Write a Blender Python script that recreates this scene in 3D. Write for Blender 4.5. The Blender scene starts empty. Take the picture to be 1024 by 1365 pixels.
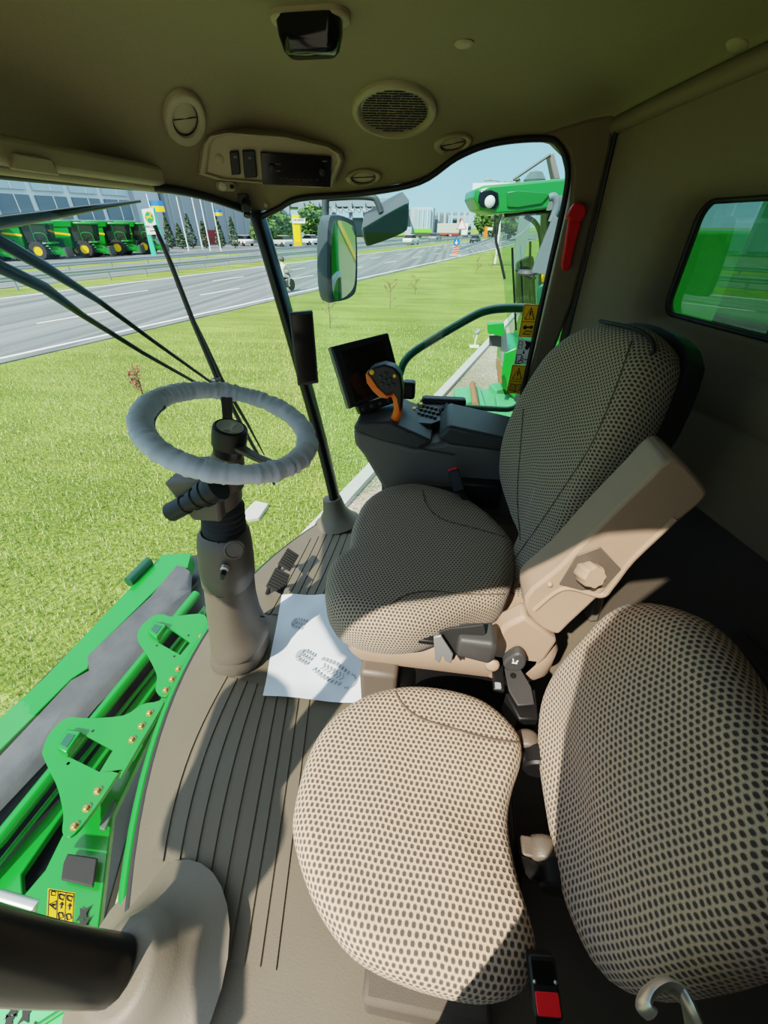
import bpy, bmesh, math, random
from mathutils import Vector, Matrix
from mathutils.bvhtree import BVHTree
random.seed(7)
C = bpy.context.scene.collection
# ---------------------------------------------------------------- camera survey
F, TH, YAW, H = 540.0, math.radians(35.2), math.radians(8), 1.25
CAM = Vector((0, 0, H))
GZ = -2.0                                   # outside ground level (cab floor is z = 0)
def ray(u, v):
    a, b = (u-512)/F, (682.5-v)/F
    c, s = math.cos(TH), math.sin(TH)
    x, y, z = a, c+b*s, -s+b*c
    cy, sy = math.cos(YAW), math.sin(YAW)
    return Vector((x*cy-y*sy, x*sy+y*cy, z))
def Zp(u, v, z): d = ray(u, v); return CAM+d*((z-H)/d.z)
def Yp(u, v, y): d = ray(u, v); return CAM+d*(y/d.y)
def Xp(u, v, x): d = ray(u, v); return CAM+d*(x/d.x)
def Pp(u, v, p, n): d = ray(u, v); return CAM+d*((Vector(p)-CAM).dot(n)/d.dot(n))
# ---------------------------------------------------------------- small maths
def V(*a): return Vector(a)
def frame(n, up=(0, 0, 1)):
    n = Vector(n).normalized(); up = Vector(up)
    u = up.cross(n)
    if u.length < 1e-5: u = Vector((1, 0, 0)).cross(n)
    if u.length < 1e-5: u = Vector((0, 1, 0)).cross(n)
    u.normalize(); v = n.cross(u)
    return u, v, n
def spline(pts, k=6, closed=False):
    P = [Vector(p) for p in pts]; n = len(P); out = []
    rng = range(n) if closed else range(n-1)
    for i in rng:
        if closed: a, b, c, d = P[i-1], P[i], P[(i+1) % n], P[(i+2) % n]
        else: a, b, c, d = P[max(i-1, 0)], P[i], P[i+1], P[min(i+2, n-1)]
        for j in range(k):
            t = j/k
            out.append(0.5*((2*b)+(c-a)*t+(2*a-5*b+4*c-d)*t*t+(3*b-a-3*c+d)*t**3))
    if not closed: out.append(P[-1])
    return out
def resample(pts, n):
    P = [Vector(p) for p in pts]; P.append(P[0]); L = [0]
    for a, b in zip(P, P[1:]): L.append(L[-1]+(b-a).length)
    out = []; j = 0
    for i in range(n):
        t = L[-1]*i/n
        while L[j+1] < t: j += 1
        out.append(P[j].lerp(P[j+1], (t-L[j])/max(1e-9, L[j+1]-L[j])))
    return out
def rrect(w, h, r, k=5, cx=0, cy=0):
    o = []
    for sx, sy, a0 in ((1, 1, 0), (-1, 1, 90), (-1, -1, 180), (1, -1, 270)):
        for i in range(k+1):
            a = math.radians(a0+90*i/k)
            o.append((cx+sx*(w/2-r)+r*math.cos(a), cy+sy*(h/2-r)+r*math.sin(a)))
    return o
# ---------------------------------------------------------------- mesh builder
class MB:
    def __init__(s): s.v = []; s.f = []; s.uv = {}
    def add(s, vs, fs, uv=None):
        b = len(s.v); s.v += [Vector(p) for p in vs]
        s.f += [tuple(i+b for i in f) for f in fs]
        if uv:
            for i, q in enumerate(uv): s.uv[b+i] = q
        return s
    def box(s, c, d, R=None):
        c = Vector(c); hx, hy, hz = d[0]/2, d[1]/2, d[2]/2
        vs = [Vector((x, y, z)) for z in (-hz, hz) for y in (-hy, hy) for x in (-hx, hx)]
        if R is not None: vs = [R @ p for p in vs]
        return s.add([c+p for p in vs], [(0, 2, 3, 1), (4, 5, 7, 6), (0, 1, 5, 4), (2, 6, 7, 3), (0, 4, 6, 2), (1, 3, 7, 5)])
    def hexa(s, bot, top):
        return s.add(list(bot)+list(top), [(3, 2, 1, 0), (4, 5, 6, 7), (0, 1, 5, 4), (1, 2, 6, 5), (2, 3, 7, 6), (3, 0, 4, 7)])
    def poly(s, pts, n, h, h0=0.0):
        """prism: outline pts (3D) pushed along n from h0 to h"""
        n = Vector(n).normalized(); P = [Vector(p) for p in pts]
        a = Vector((0, 0, 0))
        for i in range(len(P)): a += (P[i]-P[0]).cross(P[(i+1) % len(P)]-P[0])
        if a.dot(n)*(h-h0) < 0: P.reverse()
        k = len(P)
        return s.add([p+n*h0 for p in P]+[p+n*h for p in P],
                     [tuple(range(k-1, -1, -1)), tuple(range(k, 2*k))]+[(i, (i+1) % k, k+(i+1) % k, k+i) for i in range(k)])
    def prism2(s, poly, o, n, h0, h1, up=(0, 0, 1)):
        u, v, n = frame(n, up); o = Vector(o)
        return s.poly([o+u*a+v*b for a, b in poly], n, h1, h0)
    def loft(s, rings, cap0=True, cap1=True, closed=True):
        k = len(rings[0]); vs = [p for r in rings for p in r]; fs = []
        for i in range(len(rings)-1):
            for j in range(k if closed else k-1):
                a, b = i*k+j, i*k+(j+1) % k
                fs.append((a, b, b+k, a+k))
        if cap0: fs.append(tuple(range(k-1, -1, -1)))
        if cap1: fs.append(tuple(range((len(rings)-1)*k, len(rings)*k)))
        return s.add(vs, fs)
    def tube(s, pts, r, n=10, sx=1.0, sy=1.0, up=(0, 0, 1), closed=False):
        P = [Vector(p) for p in pts]; m = len(P)
        R = r if isinstance(r, (list, tuple)) else [r]*m
        rings = []; U = None
        for i in range(m):
            if closed: t = P[(i+1) % m]-P[i-1]
            else: t = P[min(i+1, m-1)]-P[max(i-1, 0)]
            t.normalize()
            if U is None: U = frame(t, up)[0]
            U = (U-t*U.dot(t)).normalized(); W = t.cross(U)
            rings.append([P[i]+(U*math.cos(2*math.pi*j/n)*sx+W*math.sin(2*math.pi*j/n)*sy)*R[i] for j in range(n)])
        if closed:
            rings.append(rings[0]); return s.loft(rings, False, False)
        return s.loft(rings)
    def lathe(s, prof, o, axis=(0, 0, 1), n=24, up=(0, 1, 0.01), sx=1, sy=1, cap=True):
        u, v, w = frame(axis, up); o = Vector(o)
        return s.loft([[o+w*h+(u*math.cos(2*math.pi*j/n)*sx+v*math.sin(2*math.pi*j/n)*sy)*r for j in range(n)] for r, h in prof], cap, cap)
    def ball(s, c, r, n=12, m=8, sc=(1, 1, 1)):
        c = Vector(c)
        rings = []
        for i in range(m+1):
            a = math.pi*(i/m); a = min(max(a, .05), math.pi-.05)
            rings.append([c+Vector((math.sin(a)*math.cos(2*math.pi*j/n)*r*sc[0], math.sin(a)*math.sin(2*math.pi*j/n)*r*sc[1], -math.cos(a)*r*sc[2])) for j in range(n)])
        return s.loft(rings)
    def sheet(s, rows):
        k = len(rows[0]); vs = [p for r in rows for p in r]; fs = []
        for i in range(len(rows)-1):
            for j in range(k-1): fs.append((i*k+j, i*k+j+1, (i+1)*k+j+1, (i+1)*k+j))
        return s.add(vs, fs)
def wloc(o):
    p = Vector((0, 0, 0))
    while o is not None: p += o.location; o = o.parent
    return p
def build(name, mb, mat, parent=None, bevel=0, seg=2, smooth=38, sub=0, solid=0, fix=True, origin=None):
    o0 = wloc(parent)
    if parent is None and origin is not None: o0 = Vector(origin)
    me = bpy.data.meshes.new(name)
    me.from_pydata([p-o0 for p in mb.v], [], mb.f)
    if mb.uv:
        ul = me.uv_layers.new(name='UVMap')
        for lp in me.loops: ul.data[lp.index].uv = mb.uv.get(lp.vertex_index, (0, 0))
    if fix:
        bm = bmesh.new(); bm.from_mesh(me); bmesh.ops.recalc_face_normals(bm, faces=bm.faces); bm.to_mesh(me); bm.free()
    if smooth:
        for p in me.polygons: p.use_smooth = True
        if smooth < 180: me.set_sharp_from_angle(angle=math.radians(smooth))
    me.materials.append(mat)
    o = bpy.data.objects.new(name, me); C.objects.link(o)
    if parent is not None: o.parent = parent
    elif origin is not None: o.location = o0
    if solid:
        m = o.modifiers.new('Solidify', 'SOLIDIFY'); m.thickness = solid; m.offset = 0
    if bevel:
        m = o.modifiers.new('Bevel', 'BEVEL'); m.width = bevel; m.segments = seg; m.limit_method = 'ANGLE'; m.angle_limit = math.radians(35)
        m.use_clamp_overlap = True; m.harden_normals = False
    if sub:
        m = o.modifiers.new('Subdiv', 'SUBSURF'); m.levels = sub; m.render_levels = sub
    return o
def tag(o, label, cat, group=None):
    o['label'] = label; o['category'] = cat
    if group: o['group'] = group
    return o
def thing(name, label, cat, loc=(0, 0, 0), group=None):
    o = bpy.data.objects.new(name, None); o.empty_display_size = .1; C.objects.link(o)
    o.location = loc
    return tag(o, label, cat, group)
def struct(name, mb, mat, **k):
    o = build(name, mb, mat, **k); o['kind'] = 'structure'; return o
def part(name, mb, mat, parent, label=None, **k):
    o = build(name, mb, mat, parent, **k)
    if label: o['label'] = label
    return o
def dup(root, loc, rz=None, label=None, scale=None):
    def cp(o, par):
        c = o.copy(); C.objects.link(c)
        if par is not None: c.parent = par
        for ch in o.children: cp(ch, c)
        return c
    r = cp(root, None); r.location = loc
    if rz is not None: r.rotation_euler[2] = rz
    if scale is not None: r.scale = scale
    if label: r['label'] = label
    return r
def textmesh(txt, size, o, n, up, depth=.0005, align='CENTER', sx=1.0, bold=0.0):
    cu = bpy.data.curves.new('t', 'FONT'); cu.body = txt; cu.size = size; cu.align_x = align; cu.align_y = 'CENTER'
    cu.extrude = depth; cu.offset = bold; cu.resolution_u = 2
    ob = bpy.data.objects.new('t', cu); C.objects.link(ob)
    bpy.context.view_layer.update()
    me = bpy.data.meshes.new_from_object(ob)
    u, v, n = frame(n, up); o = Vector(o)
    mb = MB(); mb.add([o+u*(p.co.x*sx)+v*p.co.y+n*p.co.z for p in me.vertices], [tuple(p.vertices) for p in me.polygons])
    bpy.data.objects.remove(ob); bpy.data.curves.remove(cu); bpy.data.meshes.remove(me)
    return mb
# ---------------------------------------------------------------- materials
def srgb(r, g, b):
    f = lambda c: (c/255/12.92) if c/255 <= .04045 else ((c/255+.055)/1.055)**2.4
    return (f(r), f(g), f(b), 1)
MATS = {}
def mat(name, col, rough=.5, metal=0, noise=0, nscale=40, bump=0, bscale=300, spec=.5, coat=0, emit=0, ncol=None):
    if name in MATS: return MATS[name]
    m = bpy.data.materials.new(name); m.use_nodes = True
    nt = m.node_tree; N = nt.nodes; b = N['Principled BSDF']
    b.inputs['Roughness'].default_value = rough; b.inputs['Metallic'].default_value = metal
    b.inputs['Specular IOR Level'].default_value = spec; b.inputs['Coat Weight'].default_value = coat
    tc = N.new('ShaderNodeTexCoord')
    n1 = N.new('ShaderNodeTexNoise'); n1.inputs['Scale'].default_value = nscale; n1.inputs['Detail'].default_value = 4
    nt.links.new(tc.outputs['Object'], n1.inputs['Vector'])
    mx = N.new('ShaderNodeMix'); mx.data_type = 'RGBA'
    k = 1-noise
    mx.inputs['A'].default_value = (col[0]*k, col[1]*k, col[2]*k, 1)
    k = 1+noise
    mx.inputs['B'].default_value = ncol if ncol else (min(1, col[0]*k), min(1, col[1]*k), min(1, col[2]*k), 1)
    nt.links.new(n1.outputs['Fac'], mx.inputs['Factor']); nt.links.new(mx.outputs['Result'], b.inputs['Base Color'])
    if bump:
        n2 = N.new('ShaderNodeTexNoise'); n2.inputs['Scale'].default_value = bscale; n2.inputs['Detail'].default_value = 2
        nt.links.new(tc.outputs['Object'], n2.inputs['Vector'])
        bp = N.new('ShaderNodeBump'); bp.inputs['Strength'].default_value = bump; bp.inputs['Distance'].default_value = .002
        nt.links.new(n2.outputs['Fac'], bp.inputs['Height']); nt.links.new(bp.outputs['Normal'], b.inputs['Normal'])
    if emit:
        b.inputs['Emission Color'].default_value = col; b.inputs['Emission Strength'].default_value = emit
    MATS[name] = m; return m
def glass(name, col, refl=.05, rough=0.0):
    m = bpy.data.materials.new(name); m.use_nodes = True; nt = m.node_tree; N = nt.nodes; N.clear()
    out = N.new('ShaderNodeOutputMaterial'); t = N.new('ShaderNodeBsdfTransparent'); g = N.new('ShaderNodeBsdfGlossy')
    t.inputs['Color'].default_value = col; g.inputs['Roughness'].default_value = rough
    lw = N.new('ShaderNodeLayerWeight'); lw.inputs['Blend'].default_value = .12
    mr = N.new('ShaderNodeMapRange'); mr.inputs['To Min'].default_value = refl; mr.inputs['To Max'].default_value = min(1, refl+.25)
    nt.links.new(lw.outputs['Facing'], mr.inputs['Value'])
    mx = N.new('ShaderNodeMixShader')
    nt.links.new(mr.outputs['Result'], mx.inputs['Fac']); nt.links.new(t.outputs[0], mx.inputs[1]); nt.links.new(g.outputs[0], mx.inputs[2])
    nt.links.new(mx.outputs[0], out.inputs['Surface']); return m
def fabric(name, sc, light=srgb(196, 170, 146), dark=srgb(84, 75, 70)):
    """beige woven seat cloth with staggered dark dashes, laid out in the cushion's own UV metres"""
    m = bpy.data.materials.new(name); m.use_nodes = True; nt = m.node_tree; N = nt.nodes; b = N['Principled BSDF']
    b.inputs['Roughness'].default_value = .9; b.inputs['Specular IOR Level'].default_value = .2
    b.inputs['Sheen Weight'].default_value = .15
    uv = N.new('ShaderNodeUVMap')
    wn = N.new('ShaderNodeTexNoise'); wn.inputs['Scale'].default_value = 9; nt.links.new(uv.outputs[0], wn.inputs['Vector'])
    ad = N.new('ShaderNodeVectorMath'); ad.operation = 'MULTIPLY_ADD'; ad.inputs[1].default_value = (.012, .012, 0)
    nt.links.new(wn.outputs['Color'], ad.inputs[0]); nt.links.new(uv.outputs[0], ad.inputs[2])
    sp = N.new('ShaderNodeSeparateXYZ'); nt.links.new(ad.outputs[0], sp.inputs[0])
    def M(op, x, y=None, z=None):
        n = N.new('ShaderNodeMath'); n.operation = op
        for k, q in enumerate((x, y, z)):
            if q is None: continue
            if isinstance(q, (int, float)): n.inputs[k].default_value = q
            else: nt.links.new(q, n.inputs[k])
        return n.outputs[0]
    X = M('DIVIDE', sp.outputs[0], sc); Y = M('DIVIDE', sp.outputs[1], sc*.9)
    row = M('FLOOR', Y); X = M('ADD', X, M('MULTIPLY', M('MODULO', row, 2.0), .5))
    fx = M('POWER', M('DIVIDE', M('ABSOLUTE', M('SUBTRACT', M('FRACT', X), .5)), .29), 2.6)
    fy = M('POWER', M('DIVIDE', M('ABSOLUTE', M('SUBTRACT', M('FRACT', Y), .5)), .36), 2.6)
    dd = M('ADD', fx, fy)
    fac = N.new('ShaderNodeMapRange'); fac.interpolation_type = 'SMOOTHSTEP'; fac.inputs['From Min'].default_value = .2; fac.inputs['From Max'].default_value = 1.8
    nt.links.new(dd, fac.inputs['Value'])
    class br: outputs = {'Fac': fac.outputs['Result']}
    fn = N.new('ShaderNodeTexNoise'); fn.inputs['Scale'].default_value = 700; nt.links.new(uv.outputs[0], fn.inputs['Vector'])
    mx = N.new('ShaderNodeMix'); mx.data_type = 'RGBA'
    mx.inputs['A'].default_value = dark; mx.inputs['B'].default_value = light
    nt.links.new(br.outputs['Fac'], mx.inputs['Factor'])
    m2 = N.new('ShaderNodeMix'); m2.data_type = 'RGBA'; m2.blend_type = 'MULTIPLY'; m2.inputs['Factor'].default_value = .55
    nt.links.new(mx.outputs['Result'], m2.inputs['A']); nt.links.new(fn.outputs['Fac'], m2.inputs['B'])
    rp = N.new('ShaderNodeMapRange'); rp.inputs['From Min'].default_value = .3; rp.inputs['From Max'].default_value = .6; rp.inputs['To Min'].default_value = .55; rp.inputs['To Max'].default_value = 1.1
    nt.links.new(fn.outputs['Fac'], rp.inputs['Value']); nt.links.new(rp.outputs['Result'], m2.inputs['B'])
    nt.links.new(m2.outputs['Result'], b.inputs['Base Color'])
    bp = N.new('ShaderNodeBump'); bp.inputs['Strength'].default_value = .6; bp.inputs['Distance'].default_value = .003
    nt.links.new(br.outputs['Fac'], bp.inputs['Height']); nt.links.new(bp.outputs['Normal'], b.inputs['Normal'])
    return m
TAN = mat('tan_plastic', srgb(162, 136, 118), .5, noise=.05, bump=.25, bscale=500)
TAN2 = mat('taupe_plastic', srgb(92, 82, 73), .45, noise=.05, bump=.3, bscale=500)
GREYP = mat('grey_plastic', srgb(100, 94, 88), .5, noise=.05, bump=.25, bscale=500)
DGREY = mat('dark_grey_plastic', srgb(62, 62, 62), .5, noise=.06, bump=.2, bscale=500)
LINER = mat('headliner', srgb(138, 129, 100), .95, noise=.1, nscale=160, bump=.35, bscale=700)
LINT = mat('liner_plastic', srgb(160, 150, 122), .55, noise=.04, bump=.2, bscale=500)
WALLM = mat('wall_plastic', srgb(124, 108, 88), .7, noise=.06, bump=.3, bscale=400)
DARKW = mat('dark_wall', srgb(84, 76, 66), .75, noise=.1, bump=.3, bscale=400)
BLACK = mat('black_plastic', srgb(24, 24, 25), .45, noise=.1)
SATIN = mat('black_paint', srgb(14, 17, 15), .28, noise=.1)
RUBBER = mat('rubber', srgb(34, 34, 34), .75, noise=.15, bump=.2)
SCREEN = mat('screen_glass', srgb(10, 11, 12), .12, noise=.05)
MATM = mat('floor_mat', srgb(100, 91, 77), .55, noise=.14, nscale=7, bump=.18, bscale=260)
GREEN = mat('machine_green', srgb(16, 130, 36), .32, noise=.08, nscale=6, coat=.3)
GREEND = mat('dark_green_paint', srgb(10, 78, 52), .3, noise=.08, nscale=6, coat=.3)
YEL = mat('machine_yellow', srgb(244, 196, 20), .4, noise=.05)
STICK = mat('sticker_yellow', srgb(255, 196, 16), .45, noise=.03)
WHITE = mat('white_paint', srgb(232, 232, 228), .5, noise=.04)
INK = mat('black_ink', srgb(22, 20, 18), .6)
ORANGE = mat('orange_plastic', srgb(244, 120, 18), .4, noise=.04)
RED = mat('red_plastic', srgb(196, 22, 26), .35, noise=.05)
CHROME = mat('bright_steel', srgb(206, 204, 196), .34, metal=.75, noise=.05)
STEEL = mat('galvanised_steel', srgb(150, 156, 158), .45, metal=.6, noise=.1, nscale=8)
BRASS = mat('bolt_zinc', srgb(170, 140, 92), .4, metal=.8, noise=.15)
COVER = mat('wheel_cover', srgb(196, 200, 206), .8, noise=.06, nscale=60, bump=.3, bscale=120)
PAPERM = mat('paper', srgb(226, 232, 240), .8, noise=.05, nscale=14, bump=.4, bscale=18)
PRINT = mat('boot_print', srgb(92, 98, 104), .9, noise=.35, nscale=90, ncol=srgb(206, 210, 216))
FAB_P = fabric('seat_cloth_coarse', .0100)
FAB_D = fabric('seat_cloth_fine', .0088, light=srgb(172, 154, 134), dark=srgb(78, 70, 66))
GL_WIND = glass('windscreen_glass', (.93, .98, .95, 1), .012)
GL_SIDE = glass('side_glass', (.88, .97, .93, 1), .015)
GL_REAR = glass('rear_glass', (.36, .48, .40, 1), .09)
GL_NEI = glass('neighbour_glass', (.55, .74, .66, 1), .14)
MIRROR = mat('mirror_silver', (.85, .88, .88, 1), .03, metal=1)
SKY_S, SUN_S, EXPO = 1.25, 5.2, .76
# ================================================================ CAB SHELL
YC = .85                                    # centre line of the cab
def xt(y): return -.95+.27*((y-YC)/.82)**2  # windscreen plan curve, top
def xb(y): return -.795+.27*((y-YC)/.82)**2 # and bottom
YR, YL = 1.67, .02
# floor mat with raised ribs between its grooves
fl = MB()
front = [V(xb(y), y, 0) for y in [YL+(YR-YL)*i/24 for i in range(25)]]
fl.poly(front+[V(.72, YR, 0), V(.80, -.08, 0), V(-.40, -.08, 0)], (0, 0, 1), 0, -.05)
def strip(mb, f0, f1, y0, y1, z0, z1, n=12):
    lo = []
    for i in range(n+1):
        y = y0+(y1-y0)*i/n
        lo.append([V(f0(y), y, z0), V(f0(y)+.002, y, z1), V(f1(y)-.002, y, z1), V(f1(y), y, z0)])
    mb.loft(lo, True, True)
for i in range(9):
    def g(y, i=i): return -.668+.0365*i+(.71-y)*(.205-.004*i)-(.05*max(0, 1-i/5))*math.sin(math.pi*max(0, min(1, (y-.1)/.62)))
    y0 = .235 if i < 3 else (.19 if i < 5 else .105)
    strip(fl, lambda y: g(y)+.002, lambda y: g(y)+.0345, y0, .72-.004*i, -.001, .0045)
for i in range(8):
    def g(y, i=i): return -.62+.034*i+.02*math.sin((y-1.05)*3)
    strip(fl, lambda y: g(y)+.002, lambda y: g(y)+.032, 1.0, 1.56-.02*abs(i-4), -.001, .0045)
o = struct('floor', fl, MATM, smooth=30)
# flared boots where the corner posts meet the floor
def boot(name, c, prof, axis, sx=1, sy=1):
    mb = MB(); mb.lathe(prof, c, axis, 28, sx=sx, sy=sy); return struct(name, mb, MATM, smooth=60)
boot('trim_1', (-.50, .065, -.004), [(.180, 0), (.168, .004), (.145, .011), (.120, .025), (.096, .048), (.078, .085), (.056, .088)], (-.28, -.12, 1))
boot('trim_2', (-.475, 1.64, -.002), [(.12, 0), (.09, .025), (.06, .07), (.05, .12), (.046, .14), (.04, .142)], (-.15, .06, 1))
# corner posts (black)
def post(name, pts, w, d):
    mb = MB(); mb.tube(spline(pts, 6), 1, 16, sx=w, sy=d, up=(0, 1, 0)); return struct(name, mb, SATIN, smooth=60)
post('trim_3', [(-.478, 1.655, .10), (-.53, 1.665, .45), (-.60, 1.672, .85), (-.665, 1.675, 1.2), (-.685, 1.675, 1.29)], .026, .042)
post('trim_4', [(-.53, .055, .085), (-.585, .035, .30), (-.645, .02, .65), (-.70, .01, 1.05), (-.735, .0, 1.40)], .040, .05)
# ---- headliner: a dished shell from the window heads up to the roof
def rail(pts, k): return spline(pts, k)
ez_right = [(-.69, 1.285), (-.60, 1.305), (-.52, 1.332), (-.31, 1.344), (-.12, 1.371), (-.005, 1.43), (.10, 1.46), (.23, 1.468), (.33, 1.475), (.43, 1.50)]
edge = [V(xt(y), y, 1.345-.06*max(0, (abs(y-YC)-.5)/.32)**2) for y in [YL+(YR-YL)*i/18 for i in range(19)]]
edge[-1].z = 1.285; edge[0].z = 1.285
edge += [V(x, YR, z) for x, z in ez_right[1:]]
edge += [V(.43+.25*t, 1.68-t, 1.50+.03*math.sin(min(1, t)*2)) for t in (.2, .4, .6, .8, 1.0, 1.2, 1.4, 1.6)]
edge += [V(.70, -.06, 1.54), V(.45, -.08, 1.56), V(.2, -.03, 1.565), V(.03, -.03, 1.565), V(-.065, -.04, 1.56), V(-.24, -.08, 1.50), V(-.42, -.075, 1.39), V(-.55, -.06, 1.31), V(-.64, -.03, 1.27)]
edge = resample(edge, 96)
cc = V(-.12, .82, 0)
def shell(top, edge, win, wout=0):
    rings = []
    for th in [0, 4, 10, 18, 27, 36, 45, 55, 65, 75, 85, 90]:
        a = math.radians(th); r = []
        for e in edge:
            d = (cc-V(e.x, e.y, 0)); L = d.length; d.normalize()
            w = min(win, L*.5)
            r.append(V(e.x, e.y, 0)+d*w*(1-math.cos(a))+V(0, 0, e.z+(top-e.z)*math.sin(a)))
        rings.append(r)
    for s in (.7, .4, .15, .02):
        rings.append([V(cc.x, cc.y, top)+(p-V(cc.x, cc.y, top))*s for p in rings[11]])
    return rings
mbc = MB(); mbc.loft(shell(1.575, edge, .42), False, True)
ceil = struct('ceiling', mbc, LINER, smooth=180, fix=False)
CB = BVHTree.FromPolygons([tuple(v) for v in mbc.v], mbc.f)
def chit(u, v):
    loc, n, i, d = CB.ray_cast(CAM, ray(u, v).normalized())
    if n.dot(ray(u, v)) > 0: n = -n
    return loc, n
# outer roof skin over the headliner, so that no daylight falls through
mbr = MB()
def over(e):                               # the roof skin overhangs the windscreen like a brow
    f = min(1, max(0, (-.45-e.x)/.3))
    return V(e.x+(e.x-cc.x)*.03-.36*f, e.y+(e.y-cc.y)*(.03 if e.y > .1 else 0)*(1-f)-.48*f*max(0, 1-max(0, e.y)/.5), e.z+.012+.10*f)
e2 = [over(e) for e in edge]
mbr.loft(shell(1.70, e2, .2), False, True); mbr.loft([e2, edge], False, False)
struct('trim_5', mbr, GREEN, smooth=60)
# black seal round the windscreen head and the right-hand window head
seal = [e.copy() for e in edge]
mbs = MB(); mbs.tube(spline([V(xt(y)+.004, y, 1.34-.06*max(0, (abs(y-YC)-.5)/.32)**2) for y in [.05+(1.62-.05)*i/18 for i in range(19)]], 2), .011, 8)
mbs.tube(spline([V(-.68, 1.662, 1.272)]+[V(x, 1.664, z-.006) for x, z in ez_right[1:8]]+[V(.285, 1.664, 1.45), V(.325, 1.664, 1.40), V(.338, 1.664, 1.32), V(.333, 1.664, 1.1), V(.328, 1.664, .8), V(.326, 1.664, .56)], 5), .009, 8)
struct('trim_6', mbs, BLACK, smooth=60)
# right rear post
pl = [(718, 180), (740, 186), (757, 203), (763, 228), (760, 270), (748, 320), (733, 388), (716, 460), (700, 520), (692, 556), (688, 620), (716, 640), (735, 480), (765, 400), (790, 300), (815, 200), (822, 148), (780, 158)]
mbp = MB(); mbp.poly([Yp(u, v, 1.66) for u, v in pl], (0, 1, 0), .10)
struct('trim_7', mbp, WALLM, bevel=.012, seg=3)
mbp = MB(); mbp.tube([V(.437, 1.645, .5), V(.442, 1.645, 1.25), V(.436, 1.645, 1.5)], .006, 8)
struct('trim_8', mbp, BLACK)
# right-hand wall below the window
mbw = MB(); mbw.box((.30, 1.72, .27), (1.1, .07, .55)); mbw.box((.30, 1.65, .545), (.9, .12, .03))
struct('wall_right', mbw, DARKW, bevel=.01)
# ---- rear wall: slanting sheet with the rear window let into it
WT = V(.25, -1, 0).normalized(); WN = V(-1, -.25, 0).normalized(); W0 = V(.435, 1.68, 0)
def wp(s, z, d=0): return W0+WT*s+V(0, 0, z)+WN*d
def wsz(u, v):
    p = Pp(u, v, W0, WN)-W0; return p.dot(WT), p.z
s0, zt = wsz(905, 268); s1, zb = wsz(880, 415)
sm = min(s0, s1)
def rr(s0, s1, z0, z1, r, d, n=40):
    q = rrect(s1-s0, z1-z0, r, 5, (s0+s1)/2, (z0+z1)/2)
    return [wp(a, b, d) for a, b in q]
L0, L1, Z0, Z1 = sm, sm+.95, zb-.015, zt
mbw = MB()
outer = []
inn = rrect(L1-L0+.09, Z1-Z0+.11, .07, 5, (L0+L1)/2, (Z0+Z1)/2)
mid = ((L0+L1)/2, (Z0+Z1)/2)
S_, E_, B_, T_ = -.02, 1.80, .70, 1.54
def toborder(a, b):
    dx, dz = a-mid[0], b-mid[1]
    t = min([(E_-mid[0])/dx if dx > 0 else (S_-mid[0])/dx if dx < 0 else 9, (T_-mid[1])/dz if dz > 0 else (B_-mid[1])/dz if dz < 0 else 9])
    return mid[0]+dx*t, mid[1]+dz*t
r0 = [wp(*toborder(a, b), 0) for a, b in inn]
for a, b in ((S_, T_), (E_, T_), (S_, B_), (E_, B_)):
    k = min(range(len(r0)), key=lambda i: (r0[i]-wp(a, b)).length); r0[k] = wp(a, b)
r1 = [wp(a, b, 0) for a, b in inn]
g1 = rrect(L1-L0+.02, Z1-Z0+.02, .05, 5, *mid)
r2 = [wp(a, b, -.03) for a, b in g1]
g2 = rrect(L1-L0, Z1-Z0, .04, 5, *mid)
r3 = [wp(a, b, -.08) for a, b in g2]
mbw.loft([r0, r1, r2, r3], False, False)
mbw.loft([[wp(S_, B_, 0), wp(E_, B_, 0)], [wp(S_, B_-.012, -.02), wp(E_, B_-.012, -.02)], [wp(S_, B_-.012, -.12), wp(E_, B_-.012, -.12)]], False, False, closed=False)
struct('wall_rear', mbw, WALLM, smooth=50, fix=False)
# bulging trim below the window and the recessed lower wall
mbw = MB()
rows = []
for z, d in ((.0, -.10), (.35, -.10), (.69, -.10), (.80, -.10)):
    rows.append([wp(s, z, d) for s in (-.05, .5, 1.0, 1.85)])
mbw.sheet(rows); struct('wall_rear_lower', mbw, DARKW, fix=False)
mbw = MB()
rows = []
for i in range(9):
    a = math.pi*i/8
    rows.append([wp(s, 1.0-.10*i/8*1.0, .004+.022*math.sin(a)*(.3+.7*min(1, max(0, (s-.65)*3)))) for s in [.3+.1*j for j in range(15)]])
mbw.sheet(rows); struct('trim_9', mbw, WALLM, smooth=180, fix=False)
mbw = MB(); mbw.hexa([wp(.86, .02, -.10), wp(1.75, .02, -.10), wp(1.75, .02, -.03), wp(.86, .02, -.03)], [wp(.98, .46, -.10), wp(1.75, .46, -.10), wp(1.75, .46, -.03), wp(.98, .46, -.03)])
struct('trim_10', mbw, DARKW, bevel=.015)
mbw = MB(); mbw.hexa([wp(.18, .02, -.09), wp(.60, .02, -.09), wp(.60, .02, -.05), wp(.18, .02, -.05)], [wp(.10, .60, -.09), wp(.52, .60, -.09), wp(.52, .60, -.05), wp(.10, .60, -.05)])
struct('trim_11', mbw, GREYP, bevel=.012)
mbg = MB(); mbg.poly([wp(a, b, -.075) for a, b in rrect(L1-L0+.01, Z1-Z0+.01, .04, 5, *mid)], WN, .004)
struct('window_3', mbg, GL_REAR, smooth=0)
mbs = MB(); mbs.tube([wp(a, b, -.066) for a, b in g2], .007, 8, closed=True); struct('trim_12', mbs, BLACK, smooth=60)
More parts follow.
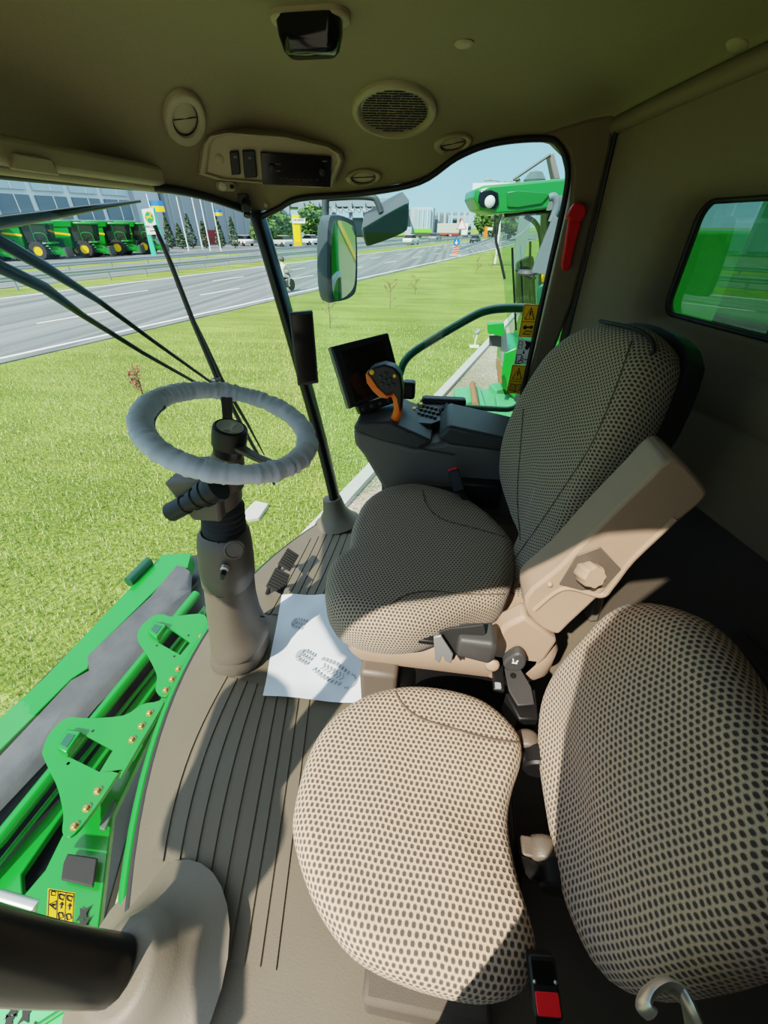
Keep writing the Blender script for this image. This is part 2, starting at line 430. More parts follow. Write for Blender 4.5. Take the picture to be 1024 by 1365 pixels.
# cove moulding where the rear wall meets the headliner
mbs = MB(); mbs.tube(spline([wp(s, 1.485+.03*math.sin(min(1, s)*2), .0) for s in [.0, .2, .4, .6, .8, 1, 1.2, 1.4, 1.6]], 3), .022, 10); struct('trim_13', mbs, WALLM, smooth=60)
# left rear panel out of view, edge shaped to cast the camera holder's shadow
mbw = MB(); mbw.poly([V(-.03, -.09, .0), V(-.02, -.09, .62), V(.015, -.09, .73), V(.035, -.09, .82), V(.0, -.09, .95), V(-.03, -.09, 1.1), V(-.055, -.09, 1.32), V(-.03, -.09, 1.44), V(.03, -.09, 1.52), V(.10, -.09, 1.68), V(.95, -.09, 1.68), V(.95, -.09, 0)], (0, -1, 0), .05, 0); struct('shade_wall_left', mbw, WALLM, bevel=.02)
mbw = MB(); mbw.box((-.1, -.10, -.03), (.8, .06, .05)); struct('trim_14', mbw, BLACK, bevel=.008)
# ---- glass
mbg = MB(); rows = []
for i in range(25):
    y = YL+.01+(YR-YL-.02)*i/24
    zt_ = 1.345-.06*max(0, (abs(y-YC)-.5)/.32)**2
    rows.append([V(xb(y)-.012+(xt(y)-xb(y)+.0)*(t)-.02*math.sin(math.pi*t), y, -.06+(zt_+.05)*t) for t in [j/8 for j in range(9)]])
mbg.sheet(rows); struct('window_1', mbg, GL_WIND, smooth=180, fix=False)
mbg = MB()
mbg.poly([V(-.49, 1.684, .08), V(.36, 1.684, .50), V(.36, 1.684, 1.4), V(.25, 1.684, 1.475), V(.05, 1.684, 1.46), V(-.12, 1.684, 1.385), V(-.5, 1.684, 1.35), V(-.69, 1.684, 1.30)], (0, 1, 0), .004)
struct('window_2', mbg, GL_SIDE, smooth=0)
# green sill rail that carries the windscreen, outside the floor edge
mbs = MB(); mbs.tube([V(xb(y)-.028, y, -.055) for y in [YL+(YR-YL)*i/30 for i in range(31)]], .02, 10, sx=1.0, sy=1.6)
struct('trim_15', mbs, GREEN, smooth=60)
mbs = MB(); mbs.tube([V(xb(y)-.003, y, -.012) for y in [YL+(YR-YL)*i/30 for i in range(31)]], .012, 8); struct('trim_16', mbs, RUBBER, smooth=60)

# ================================================================ SEATS
def cushion(outline, n, c_up, thick, crown, er, side=0.0, M=72, deform=None, up=(0, 0, 1)):
    """padded cushion: outline (3D points on its face plane), face normal n; UVs in metres of cloth"""
    n = Vector(n).normalized()
    P = resample(spline(outline, 8, True), M)
    c = sum(P, Vector((0, 0, 0)))/M
    u = Vector(c_up).normalized(); u = (u-n*u.dot(n)).normalized(); w = n.cross(u)
    prof = []
    for s in (0.0, .18, .36, .52, .66, .78): prof.append((s, 0, 0))
    R = sum((p-c).length for p in P)/M
    mb = MB(); rings = []; arcs = []
    def hgt(s): return crown*(1-s*s)
    steps = [(s, None) for s in (.02, .15, .3, .45, .58, .70, .80)]
    rings = []
    for s, _ in steps:
        k = s*(1-er/R); rings.append([(c+(p-c)*k+n*hgt(s), ) for p in P])
    base = hgt(.86)
    for a in (0, 18, 36, 54, 72, 90):
        t = math.radians(a)
        rings.append([(c+(p-c)*(1-(er/R)*(1-math.sin(t)))+n*((hgt(.9)*(1-math.sin(t)))-er*(1-math.cos(t))), ) for p in P])
    for hh in (.5, 1.0):
        rings.append([(c+(p-c)*(1+side*hh)-n*(er+(thick-2*er)*hh), ) for p in P])
    for a in (30, 60, 90):
        t = math.radians(a)
        rings.append([(c+(p-c)*(1+side-(er/R)*(1-math.cos(t)))-n*(thick-er+er*math.sin(t)), ) for p in P])
    RR = [[q[0] for q in r] for r in rings]
    if deform:
        RR = [[q+n*deform((q-c).dot(u), (q-c).dot(w))*max(0.0, 1-max(0, -(q-c).dot(n))/thick) for q in r] for r in RR]
    uvs = []
    d = [0]*M
    for i, r in enumerate(RR):
        for j in range(M):
            L = (r[j]-c)
            if i == 0: d[j] = Vector((L.dot(u), L.dot(w))).length
            else: d[j] += (r[j]-RR[i-1][j]).length
            dirv = Vector(((P[j]-c).dot(u), (P[j]-c).dot(w))).normalized()
            uvs.append((dirv.x*d[j]+5, dirv.y*d[j]+5))
    k = M; fs = []
    for i in range(len(RR)-1):
        for j in range(k): fs.append((i*k+j, i*k+(j+1) % k, (i+1)*k+(j+1) % k, (i+1)*k+j))
    fs.append(tuple(range(k-1, -1, -1))); fs.append(tuple(range((len(RR)-1)*k, len(RR)*k)))
    mb.add([p for r in RR for p in r], fs, uvs)
    return mb, c, u, w
# ---- passenger seat
ps = thing('passenger_seat', 'patterned beige fold-up passenger seat nearest the camera, lit by sun', 'seat', (.05, .33, 0))
zc = .42
ol = [Zp(u, v, zc) for u, v in [(560, 906), (640, 922), (690, 962), (700, 1000), (686, 1050), (682, 1095), (694, 1160), (714, 1225), (722, 1270), (705, 1315), (655, 1332), (590, 1322), (520, 1298), (462, 1262), (415, 1195), (390, 1120), (388, 1075), (408, 1000), (440, 950), (492, 917)]]
def df(a, b): return -.012*math.exp(-((a-.02)**2+b*b)/.012)
mb, c_, u_, w_ = cushion(ol, (0, 0, 1), (1, 0, 0), .10, .022, .038, deform=df)
pc_ = part('seat_cushion', mb, FAB_P, ps, smooth=180)
SEAM = mat('seam_thread', srgb(96, 82, 70), .9)
def seam(src, px, par, r=.0022):
    T = BVHTree.FromPolygons([tuple(q) for q in src.v], src.f); out = []
    for q in spline([V(u, v, 0) for u, v in px], 5):
        d = ray(q.x, q.y).normalized(); h = T.ray_cast(CAM, d)
        if h[0] is not None: out.append(h[0]-d*.0005)
    m_ = MB(); m_.tube(out, r, 6); part('seam', m_, SEAM, par)
seam(mb, [(524, 908), (532, 932), (556, 955), (600, 970), (650, 984), (690, 990)], pc_)
RC = .33
pn = V(-math.cos(RC), 0, math.sin(RC)); p0 = V(.275, 0, zc)
ol = [Pp(u, v, p0, pn) for u, v in [(712, 935), (730, 890), (765, 848), (805, 806), (842, 795), (888, 806), (922, 832), (975, 920), (1026, 1010), (1050, 1110), (1035, 1225), (1010, 1262), (950, 1294), (880, 1316), (820, 1320), (780, 1296), (752, 1240), (735, 1180), (718, 1085), (708, 1000)]]
def df(a, b): return -.02*math.exp(-((a+.10)**2)/.004)*math.exp(-b*b/.02)
mb, c_, u_, w_ = cushion(ol, pn, (0, 0, 1), .10, .03, .042, deform=df)
part('backrest', mb, FAB_P, ps, smooth=180)
mb = MB(); mb.poly([p-pn*.085+(c_-p)*.06 for p in resample(spline(ol, 4, True), 40)], pn, -.03); part('back_shell', mb, BLACK, ps, bevel=.01)
mb = MB(); mb.box((.08, .36, .165), (.26, .30, .33)); part('base', mb, BLACK, ps, bevel=.012)
mb = MB(); mb.box((.06, .10, .09), (.22, .05, .16)); part('base_trim', mb, DARKW, ps, bevel=.01)
for y in (.245, .43):
    mb = MB(); mb.tube([V(.20, y, .36), V(.265, y, .335), V(.30, y, .37), V(.32, y, .44)], .016, 10); mb.lathe([(.03, -.02), (.034, -.015), (.034, .015), (.03, .02)], (.262, y, .345), (0, 1, 0)); part('hinge', mb, BLACK, ps)
    mb = MB(); mb.lathe([(.022, -.018), (.026, -.012), (.026, .012), (.02, .02)], (.243, y+.03, .352), (0, 1, 0)); mb.box((.225, y+.03, .36), (.04, .03, .012)); part('hinge_bracket', mb, TAN2, ps, bevel=.003)
# seat belt buckle beside the passenger cushion
bk = Zp(726, 1314, .42); ax = V(-.06, .62, .35).normalized()
u1, v1, n1 = frame((-.05, -.4, .9), (-.1, 1, 0))
mb = MB(); mb.prism2(rrect(.036, .060, .006), bk, n1, -.018, .006, up=(-.08, 1, 0)); bkl = part('belt_buckle', mb, BLACK, ps, bevel=.003)
mb = MB(); mb.prism2(rrect(.030, .022, .002), bk-v1*.014, n1, .006, .009, up=(-.08, 1, 0)); part('release_button', mb, mat('bright_red', srgb(255, 40, 48), .4), bkl, 'red release button', bevel=.001)
mb = MB(); mb.prism2(rrect(.028, .022, .002), bk+v1*.014, n1, .006, .0075, up=(-.08, 1, 0)); part('slot_plate', mb, SCREEN, bkl)
for sx in (-.0135, .0135):
    mb = MB(); mb.ball(bk+v1*.006+u1*sx+n1*.008, .0024, 8, 6); part('rivet', mb, CHROME, bkl)
mb = MB(); mb.box(bk-v1*.06-n1*.02, (.03, .08, .008), Matrix((u1, v1, n1)).transposed()); part('belt_stalk', mb, BLACK, bkl)
# upholstery seam of the cushion corner
# ---- driver seat
ds = thing('driver_seat', 'patterned beige driver seat with tall backrest and raised left armrest', 'seat', (.03, .88, 0))
zd = .53
ol = [Zp(u, v, zd) for u, v in [(545, 645), (600, 655), (650, 678), (686, 712), (690, 745), (676, 790)]]+[Zp(u, v, zd-.02) for u, v in [(640, 812), (590, 832), (540, 846)]]+[Zp(u, v, zd-.03) for u, v in [(480, 845), (443, 825), (433, 790), (440, 755)]]+[Zp(u, v, zd) for u, v in [(462, 725), (470, 690), (492, 660)]]
def df(a, b):   # raised side bolsters, dished middle
    return .022*min(1, (abs(b)/.24)**3)-.014*math.exp(-(a*a+b*b)/.02)
ol = [V(p.x, p.y, zd) for p in ol]
mb, cS, uS, wS = cushion(ol, (0, 0, 1), (1, 0, 0), .125, .012, .045, deform=df)
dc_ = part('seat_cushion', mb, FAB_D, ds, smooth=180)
seam(mb, [(563, 652), (570, 675), (592, 693), (640, 706), (686, 720)], dc_, .002); seam(mb, [(520, 806), (545, 792), (580, 788), (620, 792), (672, 792)], dc_, .002)
bn = V(-.955, -.225, .19).normalized(); b0 = V(.225, 1.2, .80)
front_px = [(662, 640), (668, 600), (690, 545), (712, 500), (738, 458), (765, 434), (795, 425), (828, 430), (852, 448), (862, 475), (850, 520), (830, 570), (800, 622), (765, 680), (735, 735), (708, 778), (676, 806), (668, 780), (684, 728), (672, 690)]
ol = [Pp(u, v, b0, bn) for u, v in front_px]
def df(a, b): return .03*min(1, (abs(b)/.22)**2)-.016*math.exp(-((a+.12)**2)/.01)
mb, cB, uB, wB = cushion(ol, bn, (0, 0, 1), .11, .015, .05, deform=df)
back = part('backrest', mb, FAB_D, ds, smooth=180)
seam(mb, [(698, 545), (694, 600), (690, 660), (694, 720)], back, .002); seam(mb, [(842, 455), (820, 520), (790, 590), (752, 650), (715, 705), (686, 745)], back, .0018)
rim = resample(spline(ol, 4, True), 48)
mb = MB(); mb.loft([[p-bn*.085+(cB-p)*-.02 for p in rim], [p-bn*.125+(cB-p)*-.01 for p in rim], [p-bn*.15+(cB-p)*.12 for p in rim]], True, True)
part('back_shell', mb, BLACK, ds, smooth=60)
mb = MB(); tp = [Pp(u, v, b0-bn*.02, bn) for u, v in [(800, 428), (828, 434), (850, 440), (868, 452), (872, 468), (862, 472)]]
mb.tube(spline(tp, 4), .004, 8); part('cover_edge', mb, BLACK, ds)
# seat pan, suspension skirt, base
mb = MB()
R0 = [V(-.17, .62, .0), V(.33, .62, 0), V(.33, 1.16, 0), V(-.17, 1.16, 0)]
mb.loft([[V(x, y, z) for x, y in rrect(w, d, .06, 5, .07, .89)] for w, d, z in ((.52, .50, .30), (.54, .52, .33), (.54, .52, .40), (.50, .48, .43))])
part('seat_pan', mb, TAN, ds, smooth=50)
mb = MB(); mb.box((.08, .89, .15), (.40, .40, .30)); part('suspension_skirt', mb, BLACK, ds, bevel=.03)
mb = MB(); mb.box((.08, .87, .015), (.50, .56, .03)); mb.box((-.10, .66, .21), (.10, .12, .20)); part('base', mb, TAN2, ds, bevel=.012)
# side trim wing with the recline lever, in sunlight beside the cushion
ay = .60
wg = [(650, 905), (655, 858), (672, 836), (700, 822), (722, 838), (744, 856), (728, 880), (700, 905), (680, 912)]
mb = MB(); mb.poly([Yp(u, v, ay+.03) for u, v in wg], (0, 1, 0), .05, .0); part('side_trim', mb, TAN, ds, bevel=.01, seg=3)
mb = MB(); kp = Yp(656, 884, ay+.02); mb.lathe([(.016, 0), (.018, .008), (.012, .014), (.004, .015)], kp, (0, -1, .3)); part('pivot_cap', mb, TAN, ds, smooth=60)
mb = MB(); lv = [Yp(u, v, ay+.0) for u, v in [(672, 884), (690, 872), (702, 880), (697, 893), (676, 894)]]; mb.poly(spline(lv, 4, True), (0, 1, 0), .025, 0); lev = part('recline_lever', mb, DGREY, ds, bevel=.005)
q = Yp(688, 882, ay-.003); mb = MB(); uq, vq, nq = frame((0, -1, 0), (0, 0, 1))
for x0, z0, x1, z1 in ((-.008, -.006, .004, -.006), (-.004, -.006, -.008, .008), (.001, -.001, .004, .004)): mb.tube([q+uq*x0+vq*z0, q+uq*x1+vq*z1], .0016, 6)
part('symbol', mb, WHITE, lev)
# armrest, folded up
ar = [(700, 797), (712, 830), (742, 846), (760, 832), (850, 748), (905, 697), (942, 664), (938, 646), (905, 611), (884, 618), (862, 640), (800, 700), (745, 757)]
P_ = [Yp(u, v, ay) for u, v in ar]
mb = MB(); mb.poly(spline(P_, 3, True), (0, 1, 0), .085, 0); arm = part('armrest', mb, TAN, ds, bevel=.014, seg=3)
# recess, darkened and outlined with the knob's cast shadow, and the adjusting knob
rc = [(745, 778), (768, 740), (800, 728), (828, 758), (806, 782), (775, 786)]
mb = MB(); Rr = [Yp(u, v, ay-.001) for u, v in rc]
mb.poly(Rr, (0, -1, 0), .003, 0); part('knob_recess_shadow', mb, TAN2, arm, bevel=.002)
ko = Yp(779, 760, ay); ka = V(.30, -1, .35).normalized()
mb = MB(); pr = []
for h, r in ((0, .020), (.004, .0225), (.030, .0215), (.034, .019)):
    pr.append([ko+ka*h+frame(ka)[0]*math.cos(2*math.pi*j/32)*r*(1+.07*math.cos(8*2*math.pi*j/32))+frame(ka)[1]*math.sin(2*math.pi*j/32)*r*(1+.07*math.cos(8*2*math.pi*j/32)) for j in range(32)])
mb.loft(pr); part('armrest_knob', mb, TAN, arm, smooth=50)
mb = MB(); mb.ball(Yp(733, 779, ay-.001), .006, 10, 6); part('screw_cap', mb, TAN, arm)
ridge = [(712, 812), (738, 790), (760, 783), (800, 793), (815, 780), (842, 745), (900, 690)]
mb = MB(); mb.tube(spline([Yp(u, v, ay+.003) for u, v in ridge], 4), .0065, 8); part('moulded_ridge', mb, TAN, arm)
# seat belt retractor and tongue
rt = Yp(634, 855, .585)
mb = MB(); mb.loft([[rt+V(x, 0, 0)+V(0, b, a) for a, b in rrect(h*2, d*2, .012, 4)] for x, h, d in ((-.040, .022, .020), (-.036, .030, .026), (.030, .036, .032), (.042, .028, .026))])
rb = part('belt_retractor', mb, DGREY, ds, bevel=.003)
mb = MB(); w0 = [Yp(u, v, .575) for u, v in [(585, 843), (600, 838), (622, 836), (645, 833), (648, 845), (610, 872), (600, 885), (590, 870)]]
mb.poly(w0, (0, 1, 0), .006, 0); part('belt_webbing', mb, RUBBER, rb, bevel=.002)
mb = MB(); t0 = [Yp(u, v, .56) for u, v in [(578, 850), (588, 848), (604, 872), (602, 884), (594, 882), (590, 874), (586, 884), (580, 880)]]
mb.poly(t0, (0, 1, 0), .006, 0); part('belt_tongue', mb, STEEL, rb, bevel=.0015)
mb = MB(); mb.box(Yp(568, 852, .60), (.07, .02, .014)); part('belt_arm', mb, BLACK, rb, bevel=.003)
# far side buckle against the console
bq = Yp(608, 640, 1.12); ax2 = V(-.35, -.1, .93).normalized()
u2, v2, n2 = frame((0, -1, .35), ax2)
mb = MB(); mb.prism2(rrect(.036, .07, .006), bq, n2, -.012, .012, up=ax2); b2 = part('belt_buckle', mb, BLACK, ds, bevel=.003)
mb = MB(); mb.prism2(rrect(.028, .012, .002), bq+v2*.034, n2, -.008, .008, up=ax2); part('release_button', mb, RED, b2, 'dark red release button')
mb = MB(); mb.tube([bq-v2*.03, bq-v2*.09+V(.02, 0, 0), bq-v2*.13+V(.07, -.02, 0)], .012, 8, sx=1.3, sy=.5); part('belt_stalk', mb, BLACK, b2)
# belt parts in the gap between both seats
sb = thing('belt_tongue_holder', 'black seat belt anchor plates and tongue in the gap between the two seats', 'seat belt', Zp(690, 915, .36))
mb = MB(); e = [Zp(u, v, .36) for u, v in [(655, 885), (670, 885), (672, 925), (657, 922)]]; mb.poly(e, (0, 0, 1), .012, 0); hb = part('label_tab', mb, BLACK, sb, bevel=.003)
q = Zp(664, 914, .3725); mb = MB(); mb.prism2(rrect(.014, .016, .003), q, (0, 0, 1), 0, .0006, up=(0, 1, 0)); part('label_mark', mb, mat('pale_ink', srgb(150, 156, 160), .6), hb)
mb = MB(); e = [Zp(u, v, .365) for u, v in [(672, 892), (684, 888), (692, 890), (708, 918), (712, 940), (690, 942), (678, 922)]]; mb.poly(e, (0, 0, 1), .006, 0); part('anchor_plate', mb, DGREY, sb, bevel=.002)
mb = MB(); mb.lathe([(.007, 0), (.007, .002)], Zp(684, 901, .372), (0, 0, 1), 14); part('hole', mb, INK, sb)
mb = MB(); e = [Zp(u, v, .34) for u, v in [(672, 930), (712, 925), (716, 965), (690, 965)]]; mb.poly(e, (0, 0, 1), .02, -.05); part('anchor_block', mb, BLACK, sb, bevel=.004)
# shiny hook in the corner
hk = thing('metal_hook', 'curved bright steel hook below the passenger backrest in the corner', 'hook', Zp(915, 1375, .20))
hp = [Zp(u, v, .60) for u, v in [(868, 1352), (858, 1340), (866, 1322), (886, 1312), (908, 1324), (922, 1348)]]+[Zp(930, 1375, .57), Zp(934, 1410, .50), Zp(936, 1450, .40)]
mb = MB(); mb.tube(spline(hp, 6), .012, 12, sx=.45, sy=1.5); part('bent_bar', mb, CHROME, hk, smooth=60)
mb = MB(); mb.box(Zp(936, 1460, .38), (.05, .05, .05)); part('mount', mb, DGREY, hk, bevel=.006)
# ================================================================ STEERING COLUMN
sc_ = thing('steering_column', 'taupe steering column with cloth-covered wheel and black bellows at the windscreen', 'steering column', (-.635, .82, 0))
def ell(c, rx, ry, n=32, tilt=0.0, pw=2.4):
    o = []
    for j in range(n):
        a = 2*math.pi*j/n; ca, sa = math.cos(a), math.sin(a)
        x = rx*math.copysign(abs(ca)**(2/pw), ca); y = ry*math.copysign(abs(sa)**(2/pw), sa)
        o.append(V(c[0]+x, c[1]+y, c[2]+tilt*x))
    return o
def colpt(z): return -.635+.075*(z/.6)**1.2
mb = MB()
rg = []
for z, rx, ry in ((.0, .095, .10), (.015, .098, .104), (.05, .092, .098), (.075, .088, .094)):
    rg.append(ell((colpt(z)-.0, .82, z), rx, ry, tilt=.15))
mb.loft(rg); part('column_foot', mb, TAN2, sc_, smooth=40)
mb = MB(); rg = []
for z, rx, ry, dx in ((.066, .094, .10, .01), (.085, .096, .102, .012), (.11, .090, .096, .006), (.18, .080, .088, 0), (.27, .072, .082, -.002), (.37, .069, .079, 0)):
    rg.append(ell((colpt(z)+dx, .82, z), rx, ry, tilt=.25 if z < .2 else .1))
mb.loft(rg); part('column_cover', mb, TAN2, sc_, smooth=60)
mb = MB(); rg = []
for z, rx, ry in ((.375, .067, .077), (.378, .071, .081), (.44, .072, .080), (.52, .069, .074), (.555, .064, .068), (.565, .055, .058), (.55, .048, .050), (.50, .046, .048)):
    rg.append(ell((colpt(z), .82, z), rx, ry, tilt=-.12))
mb.loft(rg, True, False); head = part('column_collar', mb, TAN2, sc_, smooth=60)
mb = MB(); q = Yp(312, 733, .745); mb.lathe([(.0265, -.006), (.0265, .003), (.022, .005), (.02, .002), (.004, .002)], q, (.45, -.85, .25), 24); part('round_plug', mb, TAN2, head, smooth=40)
mb = MB(); q = Yp(300, 757, .738); qa = V(.1, -.95, -.2).normalized(); mb.lathe([(.011, -.004), (.011, .006), (.008, .008)], q, qa, 16); part('lock_barrel', mb, CHROME, head)
mb = MB(); u, v, n = frame(qa); mb.prism2([(-.006, -.026), (.006, -.026), (.007, .002), (-.007, .002)], q+qa*.004, qa, 0, .02, up=(.35, 0, 1)); part('ignition_key', mb, BLACK, head, bevel=.003)
mb = MB(); mb.ball(Yp(291, 723, .742), .0035, 8, 6); part('pin_hole', mb, INK, head)
mb = MB(); mb.box(Yp(350, 822, .75), (.012, .004, .003)); part('slot', mb, INK, sc_)
# bellows
mb = MB(); pr = []
bc0, bc1 = V(colpt(.54), .82, .53), V(-.545, .82, .655); ba = (bc1-bc0)
for i in range(29):
    t = i/28; r = .056-.006*t+(.0045 if i % 4 in (1, 2) else -.002)
    pr.append((r, ba.length*t))
mb.lathe(pr, bc0, ba, 28); part('bellows', mb, RUBBER, sc_, smooth=180)
# upper housing below the wheel
wn = V(.30, -.02, .95).normalized(); wc = Yp(307, 570, .82)
wu = V(0, 1, 0); wu = (wu-wn*wu.dot(wn)).normalized(); wv = wn.cross(wu)
mb = MB(); hub0 = wc-wn*.06
mb.loft([ell((-.545, .82, .64), .048, .052, tilt=.3), ell((-.54, .82, .70), .052, .054, tilt=.3), ell((-.52, .82, .765), .046, .05, tilt=.2), [hub0-wn*.005+(wu*math.cos(2*math.pi*j/32+math.pi/2)-wv*math.sin(2*math.pi*j/32+math.pi/2)*-1)*.04 for j in range(32)]][:3])
mb.hexa([V(-.60, .755, .635), V(-.52, .75, .64), V(-.505, .86, .66), V(-.60, .86, .66)], [V(-.645, .755, .745), V(-.50, .755, .775), V(-.49, .86, .785), V(-.62, .86, .765)])
part('column_head', mb, TAN2, sc_, bevel=.008)
mb = MB(); mb.lathe([(.045, -.10), (.040, -.03), (.032, 0)], hub0, wn, 24); part('steering_shaft', mb, TAN2, sc_, smooth=40)
# lever with ribbed grip
g0, g1 = Yp(292, 648, .750), Yp(226, 684, .735)
ga = g1-g0; GL = ga.length
mb = MB(); mb.lathe([(.034, 0), (.036, .1*GL), (.030, .13*GL), (.030, .2*GL), (.033, .22*GL), (.033, .3*GL), (.024, .33*GL), (.024, .40*GL), (.027, .42*GL), (.027, .5*GL), (.021, .53*GL), (.021, .64*GL), (.024, .66*GL), (.024, .97*GL), (.020, 1.0*GL)], g0, ga, 24)
part('lever_grip', mb, BLACK, sc_, smooth=35)
mb = MB(); mb.lathe([(.013, 0), (.012, .002)], g1, ga, 16); part('grip_button', mb, DGREY, sc_)
# wheel
RW = .178
wheel = build('steering_wheel', MB(), COVER, sc_)
mb = MB(); n1_, n2_ = 220, 18; rings = []
rnd = [random.random() for _ in range(n1_)]
for i in range(n1_):
    a = 2*math.pi*i/n1_; e = wu*math.cos(a)+wv*math.sin(a); ring = []
    for j in range(n2_):
        b = 2*math.pi*j/n2_
        r = .0222+.0052*(rnd[i]-.5)*(.75+.35*math.sin(b+rnd[i]*2))+.0009*math.sin(i*.33+b*2)
        ring.append(wc+e*(RW+r*math.cos(b)*1.12)+wn*(r*math.sin(b)*.92))
    rings.append(ring)
rings.append(rings[0])
mb.loft(rings, False, False)
C.objects.unlink(wheel); bpy.data.objects.remove(wheel)
wheel = part('steering_wheel', mb, COVER, sc_, 'pale elastic cloth cover on the wheel rim', smooth=180)
mb = MB(); mb.tube([wc+(wu*math.cos(a)+wv*math.sin(a))*(RW-.022)-wn*.006 for a in [2*math.pi*i/60 for i in range(15, 34)]], .005, 8); part('bare_rim', mb, BLACK, wheel)
def spoke(a, w):
    e = wu*math.cos(a)+wv*math.sin(a); t = wn.cross(e); mb = MB()
    mb.loft([[wc+e*r+t*x*k-wn*(d+y) for x, y in ((-w, 0), (w, 0), (w*.8, .012), (-w*.8, .012))] for r, k, d in ((.03, 1, .03), (.09, .7, .02), (RW-.01, .85, .0))])
    part('spoke', mb, TAN2, wheel, bevel=.003)
spoke(math.radians(28), .018); spoke(math.radians(-118), .016)
mb = MB(); hc = wc-wn*.03
mb.lathe([(.034, -.05), (.036, -.02), (.040, -.015), (.040, .024), (.038, .031), (.034, .034), (.033, .032), (.0, .032)], hc, wn, 36); hub = part('hub_cap', mb, BLACK, wheel, smooth=35)
mb = MB(); mb.lathe([(.030, .0325), (.030, .0332), (.0285, .0332), (.0285, .0325)], hc, wn, 36); part('emblem_ring', mb, mat('emblem_grey', srgb(190, 184, 160), .4), hub)
# leaping deer emblem as a low relief
DEER = [(-.46, .10), (-.36, .20), (-.22, .16), (-.02, .14), (.14, .18), (.24, .30), (.20, .44), (.06, .50), (.22, .52), (.30, .42), (.34, .34), (.46, .28), (.44, .22), (.34, .20), (.28, .06), (.34, -.04), (.48, -.10), (.44, -.16), (.26, -.10), (.14, -.02), (-.06, -.06), (-.20, -.06), (-.30, -.18), (-.40, -.36), (-.46, -.34), (-.38, -.14), (-.36, .02)]
mb = MB(); up_ = wv*-1+wu*.2
mb.prism2([(x*.052, y*.046) for x, y in DEER], hc+wn*.0325, wn, 0, .0012, up=tuple(wv*-1 if wv.x < 0 else wv)); part('emblem', mb, mat('emblem_grey', (.2, .2, .2, 1)), hub)
# pedals right of the column
bp_ = thing('brake_pedals', 'pair of black ribbed brake pedals right of the steering column', 'pedal', Zp(375, 775, 0))
pn_ = V(.45, -.45, .75).normalized()
for (pa, pb, pc, pd) in (((383, 731), (398, 741), (386, 762), (370, 752)), ((367, 757), (386, 767), (376, 793), (354, 782))):
    p_ = Zp((pa[0]+pc[0])/2, (pa[1]+pc[1])/2, .10)
    e = [Pp(*q, p_, pn_) for q in (pa, pb, pc, pd)]
    mb = MB(); mb.poly(e, pn_, .014, 0)
    for i in range(7):
        t = (i+.5)/7; a, b = e[0].lerp(e[3], t), e[1].lerp(e[2], t); d = (e[3]-e[0])*.045
        mb.hexa([a-d, b-d, b+d, a+d], [x+pn_*.019 for x in (a-d, b-d, b+d, a+d)])
    pad = part('pedal_pad', mb, RUBBER, bp_, bevel=.0015)
    c_ = sum(e, Vector((0, 0, 0)))/4
    mb = MB(); mb.tube([c_, c_-pn_*.05+V(-.03, 0, -.02), V(c_.x-.07, c_.y+.02, .0)], .009, 8); part('pedal_arm', mb, BLACK, pad)
# paper mat with boot prints
pz_ = .0065
pc = [Zp(u, v, pz_) for u, v in [(376, 793), (432, 794), (470, 835), (508, 905), (440, 938), (351, 929)]]
pm = thing('paper_floor_mat', 'white creased paper mat with dark boot prints on the floor before the driver seat', 'paper mat', (-.45, 1.0, 0))
mb = MB()
A, B, D_, E_2 = Zp(376, 793, pz_), Zp(440, 793, pz_), Zp(351, 929, pz_), Zp(512, 943, pz_)
rows = []
for i in range(22):
    rr_ = []
    for j in range(18):
        s, t = i/21, j/17
        p = (A*(1-t)+B*t)*(1-s)+(D_*(1-t)+E_2*t)*s
        z = .0035*abs(math.sin(3.1*s+2.2*t))+.0025*math.sin(7*t-5*s)+.002*math.sin(13*s+9*t)
        p = V(p.x, p.y, pz_+max(0, z)+(.012*max(0, s-.9)*10*(.4+.6*math.sin(5*t)**2)))
        rr_.append(p)
    rows.append(rr_)
mb.sheet(rows); part('paper_sheet', mb, PAPERM, pm, smooth=30)
def print_(center, ang, size, whole=True):
    o = Zp(*center, pz_+.010); mb = MB(); c, s = math.cos(ang), math.sin(ang)
    def P(x, y): return o+V(c*x-s*y, s*x+c*y, 0)*size
    def quad(x, y, w, h, sk=0): mb.add([P(x-w, y-h), P(x+w, y-h+sk), P(x+w, y+h+sk), P(x-w, y+h)], [(0, 1, 2, 3)])
    if whole:
        for i in range(9):
            y = -.02+i*.052; wd = .085+.035*math.sin(math.pi*(i+.5)/9)
            quad(-wd, y, .026, .016, .008); quad(wd, y, .026, .016, -.008)
            if 0 < i < 8:
                quad(-.025, y+.01, .024, .009, .03); quad(.025, y+.01+.03, .024, .009, -.03)
        for k in range(9):
            a = math.pi*k/8; mb.add([P(math.cos(a)*.085, .47+math.sin(a)*.07), P(math.cos(a+.28)*.085, .47+math.sin(a+.28)*.07), P(math.cos(a+.28)*.115, .47+math.sin(a+.28)*.095), P(math.cos(a)*.115, .47+math.sin(a)*.095)], [(0, 1, 2, 3)])
    for i in range(4):
        y = -.16-i*.045; quad(-.075, y, .028, .013, .01); quad(.075, y, .028, .013, -.01); quad(0, y, .026, .013)
    mb.poly([P(math.cos(a)*.085, -.32+math.sin(a)*.06) for a in [math.pi+math.pi*k/8 for k in range(9)]], (0, 0, 1), .0002)
    part('boot_print', mb, PRINT, pm, smooth=0, fix=True)
print_((426, 886), math.radians(-112), .26, True)
print_((418, 836), math.radians(-100), .24, False)
